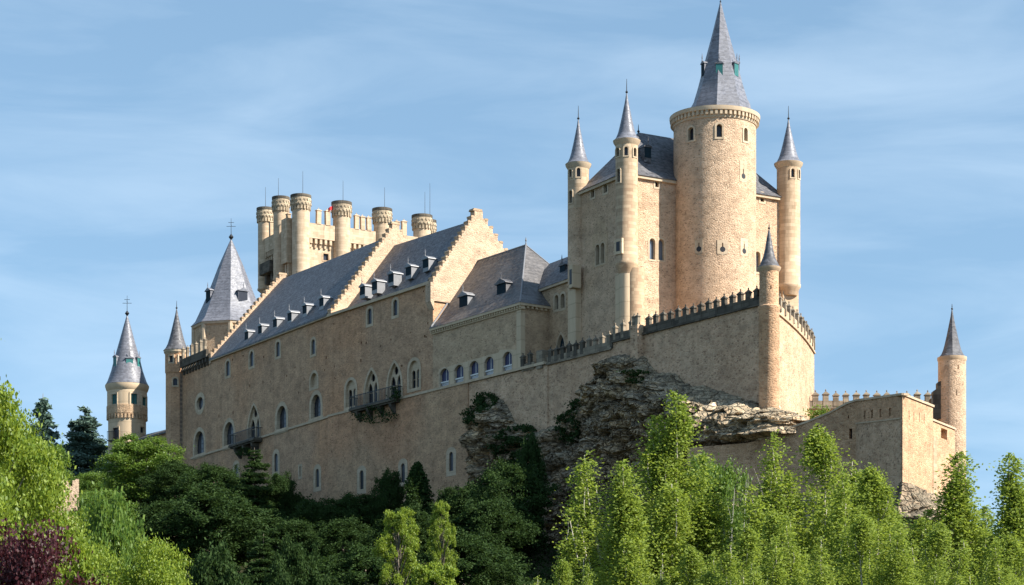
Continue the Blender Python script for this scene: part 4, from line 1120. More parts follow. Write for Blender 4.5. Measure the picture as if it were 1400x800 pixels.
# corner turrets
def keep_turret(px, Y, wpx, y_cap, y_tip, y_foot, y_base, wins, mats=('ashlar', 'ashlar')):
    s = Y / F; c = ((px - CX) * s, Y); r = wpx * s / 2; z = lambda y: (HY - y) * s
    bm = bmesh.new(); zm = z(y_cap + 62)
    lathe(bm, c, [(r, zm), (r, z(y_cap + 6))], 28); sh = obj('turret', bm, M[mats[0]], keep, smooth=40)
    c1 = bmesh.new()
    for x, y, w_, h_ in wins:
        if y < y_cap + 60: twin(c1, c, r, x, y, w_, h_, 'round', sh, f=.18, depth=.3, mull=False)
    cut(sh, c1)
    bm = bmesh.new(); lathe(bm, c, [(r * .72, z(y_foot + 13)), (r * .9, z(y_foot + 5)), (r * 1.05, z(y_foot + 1)), (r * 1.05, z(y_foot - 2)), (r * 1.0, z(y_foot - 3)), (r * 1.0, zm)], 28); obj('turret_shaft', bm, M[mats[1]], sh, smooth=40)
    bm = bmesh.new(); lathe(bm, c, [(r * .98, z(y_cap + 8)), (r * 1.05, z(y_cap + 6)), (r * 1.2, z(y_cap + 2.5)), (r * 1.24, z(y_cap))], 28); obj('cornice', bm, M['trim'], sh, smooth=40)
    spire(sh, c, flare(r * 1.18, z(y_cap), z(y_tip)), 28, fin=2.0, ball=.2)
    return c, r, z, sh
c, r, z, sh = keep_turret(790.7, 311.3, 29, 225, 163, 391, 480, ((779.6, 237, 4, 11), (791, 235.5, 5, 12), (780, 269, 4, 17)), ('ashlar', 'keep'))
TPL = Plane(KL.w(kd - 1.4, 0, 0)[:2], KL.d)
bm = bmesh.new(); box(bm, KL, kd - 1.5, kd + .6, 40, z(391), .9, -.8); obj('buttress', bm, M['plaster'], keep)
bm = bmesh.new(); box(bm, KL, kd - 2.3, kd - 1.3, 66.0, 69.2, 1.9, .5); obj('latrine_window', bm, M['plaster'], keep)
bm = bmesh.new(); box(bm, KL, kd - 2.1, kd - 1.5, 66.5, 68.6, 1.93, 1.7); obj('window', bm, M['iron'], keep)
c, r, z, sh = keep_turret(856.8, 300.0, 30.5, 193, 127, 362, 460, ((844.3, 208, 4, 12), (856, 206.5, 5, 12), (868, 208, 4, 12), (845.5, 240, 4, 18)), ('ashlar', 'ashlar_red'))
bm = bmesh.new(); box(bm, KL, -.5, 1.7, 50, z(372), .55, -1.0); obj('pilaster', bm, M['plaster'], keep)
bm = bmesh.new(); lathe(bm, (c[0] + 1.0, c[1] + .3), [(r * .95, 50), (r * .95, z(368))], 20); obj('pilaster', bm, M['ashlar_red'], keep, smooth=40)
bm = bmesh.new(); lathe(bm, c, [(r * .7, 50), (r * .7, z(370))], 20); obj('pilaster', bm, M['plaster'], keep, smooth=40)
pl = tangent(c, r, 845.8); bm = bmesh.new(); box(bm, pl, -.75, .75, z(350), z(329), .12, -.4); lw_ = obj('latrine_window', bm, M['plaster'], keep)
bm = bmesh.new(); box(bm, pl, -.35, .35, z(346), z(333), .14, -.1); obj('pane', bm, M['iron'], lw_)
c, r, z, sh = keep_turret(1078, 313.9, 32, 224, 163, 392, 470, ((1084, 236.5, 5, 12), (1092.6, 238, 2.5, 12)))
bm = bmesh.new(); box(bm, KR, kw - 1.2, kw + 1.6, 50, z(398), .5, -1.2); obj('pilaster', bm, M['ashlar'], keep)

# great round tower
gt = thing('great_round_tower', 'great round tower of speckled stone with the tallest octagonal slate spire', 'tower', base((28, 306)))
gY = 305.5; gs = gY / F; gc = ((977.2 - CX) * gs, gY); gr = 56.2 * gs; g_z = lambda y: (HY - y) * gs
gtop = 88.9
bm = bmesh.new(); lathe(bm, gc, [(gr * 1.0, 45), (gr, gtop - 1.2)], 72); gw = obj('shaft', bm, M['keep'], gt, smooth=40)
cbg = bmesh.new()
for x, y, w_, h_ in ((944.5, 183, 7, 18), (983.5, 178.5, 7.5, 18), (1019.5, 184, 5.5, 18)): twin(cbg, gc, gr, x, y, w_, h_, 'round', gt, f=.26, depth=.55, mull=False)
for x, y in ((955.5, 336), (988, 336), (1017.5, 339), (1016.5, 237)):
    twin(cbg, gc, gr, x, y, 1.3, 11, 'rect', gt, f=.03, depth=.4, mull=False, name='arrow_slit', mat='keep', proud=-.02)
cut(gw, cbg)
for x, y in ((955.5, 340.5), (988, 341), (1017.5, 343.5), (1016.5, 241)):
    pl = tangent(gc, gr, x); z_ = (HY - y) * pl.A[1] / F; bm = bmesh.new(); prism(bm, pl, shift(arch(.75, .75, 'oculus'), 0, z_ - .37), .012, -.3); obj('gun_port', bm, M['iron'], gt)
for x, y0_, y1_, w_ in ((1016.3, 220, 249, 1.3), (1017.5, 326, 350, 1.5), (988, 328, 347, 1.5), (955.5, 328, 346, 1.2)):
    pl = tangent(gc, gr, x); k_ = pl.A[1] / F
    bm = bmesh.new(); ringp(bm, pl, [(-.09, (HY - y0_ - 9) * k_ - 1.2), (.09, (HY - y0_ - 9) * k_ - 1.2), (.09, (HY - y0_ - 4) * k_), (-.09, (HY - y0_ - 4) * k_)], [(-w_ / 2, (HY - y1_) * k_), (w_ / 2, (HY - y1_) * k_), (w_ / 2, (HY - y0_) * k_), (-w_ / 2, (HY - y0_) * k_)], .008, -.2); obj('ashlar_patch', bm, M['trim'], gt)
bm = bmesh.new(); lathe(bm, gc, [(gr * .99, gtop - 1.5), (gr * 1.02, gtop - 1.45), (gr * 1.025, gtop - 1.2), (gr * 1.03, gtop - .55), (gr * 1.09, gtop - .5), (gr * 1.1, gtop - .15), (gr * 1.1, gtop + .05), (gr * .6, gtop + .6)], 72)
for i in range(58):
    a = 2 * math.pi * i / 58; p = (gc[0] + gr * 1.02 * math.cos(a), gc[1] + gr * 1.02 * math.sin(a)); pl = Plane(p, (-math.sin(a), math.cos(a))); pl.n = (math.cos(a), math.sin(a)); box(bm, pl, -.17, .17, gtop - 1.1, gtop - .5, .32, -.1)
obj('cornice', bm, M['trim'], gt, smooth=30)
sc2 = ((985 - CX) * gs, gY)
gprof = [(4.45, gtop + .2), (4.1, g_z(144)), (3.75, g_z(138)), (3.1, g_z(117)), (2.5, g_z(94)), (1.2, g_z(48)), (.06, g_z(3))]
gsp = spire(gt, sc2, gprof, 8, R(-90 - 12), fin=1.6, ball=.14)
for px in (961.5, 983.5, 1005.5): spire_dormer(gt, sc2, 2.55, px if px != 961.5 else 962.2, 104.5, 1.0, 1.75, 'teal' if px > 970 else 'teal_dark')
pl = tangent(sc2, 2.45, 1009.0); a = R(5); pl = Plane((sc2[0] + 2.4 * math.cos(a), sc2[1] + 2.4 * math.sin(a)), (-math.sin(a), math.cos(a))); pl.n = (math.cos(a), math.sin(a)); dormer(gt, pl, 0, g_z(104), 1.0, 1.7, .15, 1.2, 'teal_dark', 'slate_spire')

# ------------------------------------------------------------------ terrace wall
W0 = SEG2.xy(749, .12); W1 = SEG2.xy(838, .12); W2 = SEG2.xy(1048, .12)
TR_ = Plane(W2, (.287, .958)); W3 = TR_.xy(1107.5)
dR = Plane(W2, (W3[0] - W2[0], W3[1] - W2[1]))
ter = thing('terrace_wall', 'high pinkish rubble terrace wall with a row of pointed merlons below the keep', 'wall', base(SEG2.w(-25, 0, .1)))
sA, sM, sB = SEG2.s(749), SEG2.s(838), SEG2.s(1048)
# bow the right-hand wall slightly
bow = []
for i in range(1, 9):
    t_ = i / 8; x = W2[0] + (W3[0] - W2[0]) * t_; y = W2[1] + (W3[1] - W2[1]) * t_; b_ = 1.0 * math.sin(math.pi * t_ * .8)
    nn = dR.n if dR.n[0] > 0 else (-dR.n[0], -dR.n[1]); bow.append((x + nn[0] * b_, y + nn[1] * b_))
foot = [W0, W1, W2] + bow + [(44, 322), (24, 334), (4, 330)]
bm = bmesh.new(); vprism(bm, foot, 24, Z_T1); obj('wall', bm, M['terrace'], ter)
bm = bmesh.new(); vprism(bm, [SEG2.xy(838, .115), SEG2.xy(1048, .115)] + [(x - .012 * x / 40, y) for x, y in bow] + [(43.9, 321), (24, 333), (14, 318)], Z_T1 - .5, Z_T2); obj('wall', bm, M['terrace'], ter)
bm = bmesh.new()
box(bm, SEG2, sA, sM, Z_T1 - .15, Z_T1 + .15, .4, -.3); box(bm, SEG2, sA, sM, Z_T1 + .15, Z_T1 + 1.0, .2, -.2)
obj('parapet', bm, M['merlon'], ter)
bm = bmesh.new()
box(bm, SEG2, sM, sB + .6, Z_T2 - .15, Z_T2 + .15, .42, -.3); box(bm, SEG2, sM, sB + .6, Z_T2 + .15, Z_T2 + 1.05, .2, -.2); box(bm, SEG2, sM - .2, sM + .25, Z_T1, Z_T2 + 1.05, .3, -.25)
obj('parapet', bm, M['dark_stone'], ter)
bm = bmesh.new()
pts = [W2] + bow
for a, b in zip(pts, pts[1:]):
    q_ = Plane(a, (b[0] - a[0], b[1] - a[1])); L = math.dist(a, b); box(bm, q_, 0, L, Z_T2 + .0, Z_T2 + 1.1, .08, -.32); box(bm, q_, 0, L, Z_T2 - .2, Z_T2 + .0, .2, -.34)
obj('parapet', bm, M['ashlar'], ter)
ang2 = math.atan2(SEG2.d[1], SEG2.d[0])
n1 = 10
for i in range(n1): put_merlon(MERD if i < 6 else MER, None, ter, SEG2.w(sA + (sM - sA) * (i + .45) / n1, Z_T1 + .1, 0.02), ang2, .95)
sP0, sP1 = SEG2.s(871), SEG2.s(881)
n2 = 3
for i in range(n2): put_merlon(MER, None, ter, SEG2.w(sM + (sP0 - sM) * (i + .3) / n2, Z_T2 + .1, .02), ang2)
n3 = 15
for i in range(n3): put_merlon(MERD, None, ter, SEG2.w(sP1 + (sB + 1.2 - sP1) * (i + .6) / n3, Z_T2 + .1, .02), ang2, .98)
for i in range(13):
    t_ = (i + .7) / 13 * (len(pts) - 1); k_ = int(t_); fx = t_ - k_
    a, b = pts[k_], pts[min(k_ + 1, len(pts) - 1)]
    put_merlon(MER, None, ter, (a[0] + (b[0] - a[0]) * fx, a[1] + (b[1] - a[1]) * fx, Z_T2 + .3), math.atan2(b[1] - a[1], b[0] - a[0]), .95)
# pier half way along
bm = bmesh.new(); box(bm, SEG2, sP1, sP0, 44, Z_T2 + 1.2, 1.15, -.3); obj('pier', bm, M['terrace'], ter)
for i in range(2): put_merlon(MER, None, ter, SEG2.w(sP1 + .45 + (sP0 - sP1 - .9) * i, Z_T2 + 1.15, .8), ang2, .7)
# first pier at the hall corner
bm = bmesh.new(); box(bm, SEG2, SEG2.s(745), SEG2.s(737), Z_T1 - .4, Z_T1 + 2.2, .5, -.6); box(bm, SEG2, SEG2.s(733), SEG2.s(716), Z_T1 - .2, Z_T1 + .8, .4, .15); obj('pier', bm, M['merlon'], ter)
for x in (718, 727.5): put_merlon(MERD, None, ter, SEG2.w(SEG2.s(x), Z_T1 + .3, .35), ang2, .9)
# retaining wall over the rock, left of the terrace
rw = thing('retaining_wall', 'patch of pinkish masonry retaining wall bridging the rock under the arched blue windows', 'wall', base(SEG2.w(4, 0)))
bm = bmesh.new(); prism(bm, SEG2, [(SEG2.s(749) - .3, 26), (SEG2.s(643), 26), (SEG2.s(643), 55.6), (SEG2.s(749) - .3, 55.4)], .28, -3); obj('wall', bm, M['terrace'], rw)

# round watch turret on the terrace corner
wt = thing('watch_turret', 'slender round stone turret with a small pointed slate cap on the terrace corner', 'turret', base(W2))
Y = W2[1]; s = Y / F; wc = ((1051.8 - CX) * s, Y + .3); wr = 13.3 * s; z = lambda y: (HY - y) * s
bm = bmesh.new(); lathe(bm, wc, [(wr * 1.06, 38), (wr * 1.06, z(424)), (wr * 1.16, z(422)), (wr * 1.16, z(419)), (wr, z(417.5)), (wr, z(370))], 28)
ws = obj('shaft', bm, M['bastion'], wt, smooth=40); c1 = bmesh.new(); twin(c1, wc, wr, 1054, 393, 1.6, 5, 'rect', wt, f=.05, depth=.3, mull=False, mat='bastion', proud=-.01); cut(ws, c1)
bm = bmesh.new(); lathe(bm, wc, [(wr * .98, z(372)), (wr * 1.2, z(368)), (wr * 1.24, z(365.5))], 28); obj('cornice', bm, M['ashlar'], wt, smooth=40)
spire(wt, wc, [(wr * 1.2, z(365.5)), (wr * .95, z(361)), (wr * .62, z(351)), (wr * .42, z(340)), (wr * .24, z(325)), (.05, z(312))], 28, fin=.9, ball=.17, mat='slate')

# ------------------------------------------------------------------ bastion and far works on the right
bas = thing('bastion', 'angular sandy bastion with pale coping and gun slits projecting at the right', 'fortification', base((44, 252)))
C0, C1, C2 = (41.2, 262.0), (44.5, 250.0), (49.87, 260.0)
B1 = Plane(C0, (C1[0] - C0[0], C1[1] - C0[1])); B2 = Plane(C1, (C2[0] - C1[0], C2[1] - C1[1]))
L1, L2 = math.dist(C0, C1), math.dist(C1, C2)
zb = [B1.z(1172, 548), B1.z(1234, 540), B2.z(1275, 556)]
bm = bmesh.new(); vprism(bm, [C0, C1, C2, (50.5, 275), (43, 280)], 20, [zb[0], zb[1], zb[2], zb[2], zb[0]]); bw = obj('wall', bm, M['bastion'], bas)
c1 = bmesh.new()
for i, x in enumerate((1182, 1192, 1203.5, 1216.5)): sx_ = B1.s(x); zz_ = B1.z(x, 573 - i * 1.2); box(c1, B1, sx_ - .25, sx_ + .25, zz_, zz_ + .95, 1, -.8)
for i, x in enumerate((1243, 1249.5, 1257, 1263.5)): sx_ = B2.s(x); zz_ = B2.z(x, 574 + i * 1.6); box(c1, B2, sx_ - .09, sx_ + .09, zz_, zz_ + 1.1, 1, -.5)
cut(bw, c1)
bm = bmesh.new()
prism(bm, B1, [(0, B1.z(1172, 580)), (L1 - .25, B1.z(1233, 573)), (L1 - .25, B1.z(1233, 573) + .18), (0, B1.z(1172, 580) + .18)], .22, -.2); obj('ledge', bm, M['pale'], bas)
bm = bmesh.new(); prism(bm, B1, [(0, 20), (L1 - .2, 20), (L1 - .2, B1.z(1233, 573) - .0), (0, B1.z(1172, 580))], .12, -.05); obj('plinth', bm, M['terrace'], bas)
bm = bmesh.new()
for q_, L, za, zb_ in ((B1, L1, zb[0], zb[1]), (B2, L2, zb[1], zb[2])): prism(bm, q_, [(-.12, za - .05), (L + .12, zb_ - .05), (L + .12, zb_ + .2), (-.12, za + .2)], .16, -.75)
obj('coping', bm, M['pale'], bas)
BLp = Plane(C0, (-.9, .436))
cur = thing('curtain_wall', 'plain brownish curtain wall with a stepped pale coping climbing from the rock to the bastion', 'wall', base(BLp.w(10, 0)))
topl = [(1173, 547.5), (1157.5, 552.5), (1135, 565), (1103, 578), (1066, 591), (1049, 599.5), (1020, 606), (940, 612)]
poly = [(BLp.s(x), BLp.z(x, y)) for x, y in topl]
bm = bmesh.new(); prism(bm, BLp, [(BLp.s(1173) - .3, 20)] + poly + [(BLp.s(940), 20)], 0, -1.6); cw = obj('wall', bm, M['bastion'], cur)
c1 = bmesh.new()
for x, y, w_, h_ in ((1163, 593, 4, 14), (1117, 588, 3, 12), (1061, 625, 4, 8), (1160, 570, 1.5, 4)): winpx(c1, BLp, x - w_ / 2, x + w_ / 2, y - h_ / 2, y + h_ / 2, 'rect', cur, f=.06, depth=.8, mull=False, mat='bastion', proud=-.02, name='loophole')
cut(cw, c1)
bm = bmesh.new()
prism(bm, BLp, [(a_, b_ - .04) for a_, b_ in poly[:6]] + [(a_, b_ + .2) for a_, b_ in poly[:6]][::-1], .14, -1.8)
obj('coping', bm, M['pale'], cur)
# low block right of the bastion
C3, C4 = (50.2, 262.5), (54.5, 270.0)
B3 = Plane(C3, (C4[0] - C3[0], C4[1] - C3[1])); L3 = math.dist(C3, C4)
lb = thing('side_bastion', 'lower sunlit bastion block with a square recess right of the bastion', 'fortification', base(C4))
za, zb_ = B3.z(1275, 575), B3.z(1305, 587)
bm = bmesh.new(); vprism(bm, [C3, C4, (55, 284), (48, 284)], 20, [za, zb_, zb_, za]); o_ = obj('wall', bm, M['bastion'], lb)
c1 = bmesh.new(); box(c1, B3, B3.s(1286.5), B3.s(1295), B3.z(1290, 600), B3.z(1290, 586), 1, -.8); cut(o_, c1)
bm = bmesh.new(); prism(bm, B3, [(-.2, za - .05), (L3 + .1, zb_ - .05), (L3 + .1, zb_ + .18), (-.2, za + .18)], .15, -.7); obj('coping', bm, M['pale'], lb)
bm = bmesh.new(); box(bm, B3, -.4, .9, 22, B3.z(1278, 599), .35, -.6); obj('brick_pier', bm, M['ashlar_red'], lb)

rt = thing('right_tower', 'isolated slim round tower with a sharp slate spire at the far right', 'tower', base((57.5, 290)))
Y = 288.0; s = Y / F; rc = ((1301.6 - CX) * s, Y); rr_ = 18.8 * s; z = lambda y: (HY - y) * s
bm = bmesh.new(); lathe(bm, rc, [(rr_, 25), (rr_, z(494))], 36); o_ = obj('shaft', bm, M['keep'], rt, smooth=40)
c1 = bmesh.new(); twin(c1, rc, rr_, 1310, 502, 1.6, 6, 'rect', rt, f=.05, depth=.4, mull=False, mat='keep', proud=-.01); twin(c1, rc, rr_, 1308, 537, 1.3, 8, 'rect', rt, f=.05, depth=.4, mull=False, mat='keep', proud=-.01); cut(o_, c1)
bm = bmesh.new(); lathe(bm, rc, [(rr_ * .98, z(496)), (rr_ * 1.06, z(492)), (rr_ * 1.06, z(489))], 36); obj('cornice', bm, M['ashlar'], rt, smooth=40)
spire(rt, rc, flare(rr_ * 1.0, z(489), z(423)), 10, R(10), fin=.8, ball=.16, mat='slate')
bm = bmesh.new(); q_ = Plane((rc[0] - rr_ * .95, rc[1] - .3), (1, 0)); 
prism(bm, q_, [(-1.2, z(574)), (.6, z(574)), (.6, z(520)), (-.3, z(524)), (-.3, z(532)), (-.9, z(536)), (-.9, z(545)), (-1.2, z(546))], .5, -.9); obj('broken_buttress', bm, M['dark_stone'], rt)

FW = Plane((0, 300.0), (1, 0))
fw = thing('far_parapet', 'distant pale parapet wall with evenly spaced pointed merlons between terrace and right tower', 'wall', base((49, 300)))
bm = bmesh.new(); zf = FW.z(1200, 557); box(bm, FW, FW.s(1098), FW.s(1292), 30, zf, 0, -1.5); obj('wall', bm, M['bastion'], fw)
bm = bmesh.new(); box(bm, FW, FW.s(1098), FW.s(1292), zf, zf + .9, .1, -.5); box(bm, FW, FW.s(1098), FW.s(1292), zf - .2, zf, .3, -.6); obj('parapet', bm, M['merlon'], fw)
for i in range(13): put_merlon(MERF, None, fw, FW.w(FW.s(1101 + i * 13.95), zf + .1, -.15), 0, .92)

# ruined crenellated wall in the trees at the left
VW = Plane((0, 345.0), (1, 0.22))
vw = thing('ruined_wall', 'small sunlit crenellated wall fragment half hidden by trees at the lower left', 'wall', base(VW.w(VW.s(80), 0)))
x0, x1 = 54, 108
poly = [(VW.s(x0), 12), (VW.s(x1), 12)]
xx = [108, 108, 103, 103, 99, 99, 95, 92, 89, 87, 84, 84, 80, 77, 74, 74, 70, 67, 64, 64, 60, 57, 54]
yy = [664, 655, 655, 657, 657, 665, 664, 655, 662, 653, 655, 664, 664, 655, 655, 663, 663, 655, 656, 663, 663, 658, 660]
poly += [(VW.s(x), VW.z(x, y)) for x, y in zip(xx, yy)]
bm = bmesh.new(); prism(bm, VW, poly, 0, -1.0); obj('wall', bm, M['gable'], vw)

# ------------------------------------------------------------------ vegetation
def leaf_mesh(name, C, size, mat, up=0.0, aspect=0.6, axis=None):
    """one small bent-free rhombic leaf per point; axis: preferred direction of the blade"""
    n = len(C)
    nr = RNG.normal(size=(n, 3)); nr[:, 2] = nr[:, 2] * (1 - up * .5) + up * 1.2
    nr /= np.linalg.norm(nr, axis=1)[:, None]
    t = RNG.normal(size=(n, 3)) if axis is None else axis + RNG.normal(size=(n, 3)) * .45
    t -= nr * (t * nr).sum(1)[:, None]; t /= np.linalg.norm(t, axis=1)[:, None] + 1e-9
    b = np.cross(nr, t)
    sz = (size * (0.65 + 0.7 * RNG.random(n)))[:, None]
    v = np.stack([C + t * sz, C + b * sz * aspect, C - t * sz, C - b * sz * aspect], 1).reshape(-1, 3)
    me = bpy.data.meshes.new(name)
    me.vertices.add(4 * n); me.vertices.foreach_set('co', v.astype(np.float32).ravel())
    me.loops.add(4 * n); me.loops.foreach_set('vertex_index', np.arange(4 * n, dtype=np.int32))
    me.polygons.add(n); me.polygons.foreach_set('loop_start', np.arange(0, 4 * n, 4, dtype=np.int32))
    at = me.attributes.new('rnd', 'FLOAT', 'FACE'); at.data.foreach_set('value', RNG.random(n).astype(np.float32))
    me.update(calc_edges=True); me.materials.append(mat)
    return me

def trunk_mesh(lines, mat):
    bm = bmesh.new()
    for pts, r0, r1 in lines: tube(bm, pts, r0, r1, 6)
    bmesh.ops.recalc_face_normals(bm, faces=bm.faces[:])
    me = bpy.data.meshes.new('trunk'); bm.to_mesh(me); bm.free(); me.materials.append(mat)
    me.polygons.foreach_set('use_smooth', [True] * len(me.polygons)); return me

def ell(n, r, shell=0.55):
    d = RNG.normal(size=(n, 3)); d /= np.linalg.norm(d, axis=1)[:, None]
    return d * ((shell + (1 - shell) * RNG.random(n)) ** .6)[:, None] * np.asarray(r)

def poplar(H, peaks, leaves, mat, size=.09):
    """upright crown: every peak is a tapering envelope filled with steep leafy shoots"""
    lines, pts, axs = [], [], []
    vol = sum(R_ * R_ * h_ for _, _, h_, R_ in peaks)
    for dx, dy, hh, R_ in peaks:
        top = Vector((dx, dy, hh * .95)); foot = Vector((dx * .15, dy * .15, 0))
        stem = [foot.lerp(top, k / 7) + Vector((math.sin(k * 1.3 + dx) * .15, math.cos(k * 1.7 + dy) * .15, 0)) for k in range(8)]
        lines.append((stem, .16 * hh / 20, .012))
        ns_ = int(34 * R_ * hh / 20) + 26; tot = leaves * R_ * R_ * hh / vol
        lob = [RNG.random() * 6.28 for _ in range(3)]
        for q in range(ns_):
            f = .13 + .87 * RNG.random() ** 1.15; zt_ = hh * f
            a = RNG.random() * 2 * math.pi
            env = R_ * min(1.0, 1.18 * (1 - f) ** .72 + .015) * (1 + .22 * math.sin(2 * a + lob[0]) + .16 * math.sin(5 * a + f * 9 + lob[1]))
            rr_ = env * math.sqrt(.12 + .88 * RNG.random()); L = min(zt_ * .6, (.9 + 2.6 * (1 - f) ** .5) * (.7 + .7 * RNG.random()))
            k = f * 7; i = min(int(k), 6); ax = stem[i].lerp(stem[i + 1], k - i)
            tip = ax + Vector((math.cos(a) * rr_, math.sin(a) * rr_, .5 * RNG.normal())); tip.z = min(tip.z + .5 * RNG.random(), hh * (1 - .14 * rr_ / R_))
            r0 = rr_ * (.45 + .2 * RNG.random()); b0 = ax + Vector((math.cos(a) * r0, math.sin(a) * r0, -L))
            mid_ = b0.lerp(tip, .5) + Vector((math.cos(a), math.sin(a), 0)) * L * .10
            if RNG.random() < .22: lines.append(([b0, mid_, tip], .04, .01))
            m = int(tot / ns_ * (.4 + 1.1 * RNG.random()) * (.35 + .65 * min(1, rr_ / max(env, .1) + .25)))
            u = RNG.random(m) ** .85
            P0, P1, P2 = np.array(b0), np.array(mid_), np.array(tip)
            c = ((1 - u) ** 2)[:, None] * P0 + (2 * u * (1 - u))[:, None] * P1 + (u ** 2)[:, None] * P2
            w_ = (.34 + .28 * RNG.random()) * (.55 + .45 * min(1, (1 - f) * 3))
            sp = (.06 + w_ * np.sin(np.pi * np.clip(.12 + .86 * u, 0, 1)) ** .7 * (1 - .55 * u))[:, None]
            pts.append(c + RNG.normal(size=(m, 3)) * sp)
            axs.append(np.tile(np.array([math.cos(a) * .6, math.sin(a) * .6, .3]), (m, 1)))
    C, A = np.concatenate(pts), np.concatenate(axs)
    return trunk_mesh(lines, M['bark_pale']), leaf_mesh('crown', C, size, mat, 0, .68, A)

def broad(H, Rr, leaves, mat, size=.3, base=.28, limbs=16, flat=.55, clump=.26, up=.7, sub=9, shape=1.0):
    lines, pts = [], []
    trunk = [Vector((0, 0, 0)), Vector((.1, .1, H * .25)), Vector((-.1, .15, H * .55)), Vector((.1, 0, H * .85))]
    lines.append((trunk, H * .025, H * .006))
    for i in range(limbs):
        f = (i + .5) / limbs; zz_ = base + (.97 - base) * f
        prof = math.sin(math.pi * min(1, max(.08, (zz_ - base * .6) / (1.04 - base * .6))) ** shape) ** .7
        a = i * 2.4 + RNG.random() * .9; rad = Rr * prof * (.45 + .5 * RNG.random())
        e = Vector((math.cos(a) * rad, math.sin(a) * rad, H * zz_))
        st = Vector((0, 0, H * max(.15, zz_ - .22)))
        lines.append(([st, st.lerp(e, .5) + Vector((0, 0, .3)), st.lerp(e, .92)], H * .006, H * .0015))
        rc = Rr * clump * (.8 + .6 * RNG.random()) * (.7 + .4 * prof)
        for _ in range(sub):
            o = ell(1, (rc * 1.35, rc * 1.35, rc * flat * 1.5), .4)[0]
            c = np.array(e) + o
            m = int(leaves / limbs / sub * (.5 + RNG.random())); q = rc * (.38 + .25 * RNG.random())
            pp = RNG.normal(size=(m, 3)) * np.array([q, q, q * flat]) * .62; pp[:, 2] = np.where(pp[:, 2] < -.4 * q * flat, pp[:, 2] * .75, pp[:, 2])
            pts.append(c + pp)
    return trunk_mesh(lines, M['bark']), leaf_mesh('crown', np.concatenate(pts), size, mat, up, .62)

def conifer(H, Rr, leaves, mat, size=.28, levels=26, droop=.25, gap=0.0, base=.06, lift=0.0):
    lines = [([Vector((0, 0, 0)), Vector((0, 0, H * .5)), Vector((.05, 0, H))], H * .018, .02)]; pts, axs = [], []
    tot = sum((1 - i / levels) ** 1.0 for i in range(levels))
    for i in range(levels):
        f = i / levels; z0_ = H * (base + (1 - base) * f); L0 = Rr * (1 - f) ** .8 * (1 - gap * (i % 3 == 0))
        nb = 7 if f < .8 else 5
        for k in range(nb):
            a = 2 * math.pi * (k + .37 * i) / nb + RNG.random() * .5; z0 = z0_ + RNG.normal() * H / levels * .55; L = L0 * (.55 + .6 * RNG.random()) + .12
            d = np.array([math.cos(a), math.sin(a), 0.0])
            m = max(12, int(leaves * (1 - f) / tot / nb * (.7 + .6 * RNG.random())))
            u = RNG.random(m) ** .65
            c = np.array([0, 0, z0]) + d * (u * L)[:, None]
            c[:, 2] += lift * u * L - droop * L * u ** 1.6 + RNG.normal(size=m) * .07 * H / 14
            side = np.array([-d[1], d[0], 0]); c += side * (RNG.normal(size=m) * (.14 + .34 * L * (1 - u) * u * 2 + .05 * L))[:, None]; c[:, 2] += RNG.normal(size=m) * .05 * L
            pts.append(c); axs.append(np.tile(d * .8 + np.array([0, 0, -.2]), (m, 1)) + side * RNG.normal(size=(m, 1)) * .6)
            if RNG.random() < .25: e = np.array([0, 0, z0]) + d * L * .9; lines.append(([Vector((0, 0, z0)), Vector((e[0], e[1], z0 + (lift - droop) * L * .8))], .05, .015))
    return trunk_mesh(lines, M['bark']), leaf_mesh('crown', np.concatenate(pts), size, mat, .6, .42, np.concatenate(axs))

def column(H, Rr, leaves, mat, size=.22):
    z = RNG.random(leaves) ** .8; a = RNG.random(leaves) * 2 * math.pi
    r = Rr * np.sin(np.pi * np.clip(z * .93 + .07, 0, 1) ** .75) ** .6 * (.6 + .45 * RNG.random(leaves)) * (1 + .22 * np.sin(a * 3 + z * 9) + .15 * np.sin(a * 7 - z * 21))
    C = np.stack([r * np.cos(a), r * np.sin(a), H * z], 1) + RNG.normal(size=(leaves, 3)) * .12
    return trunk_mesh([([Vector((0, 0, 0)), Vector((0, 0, H * .8))], .2, .04)], M['bark']), leaf_mesh('crown', C, size, mat, 0, .6)

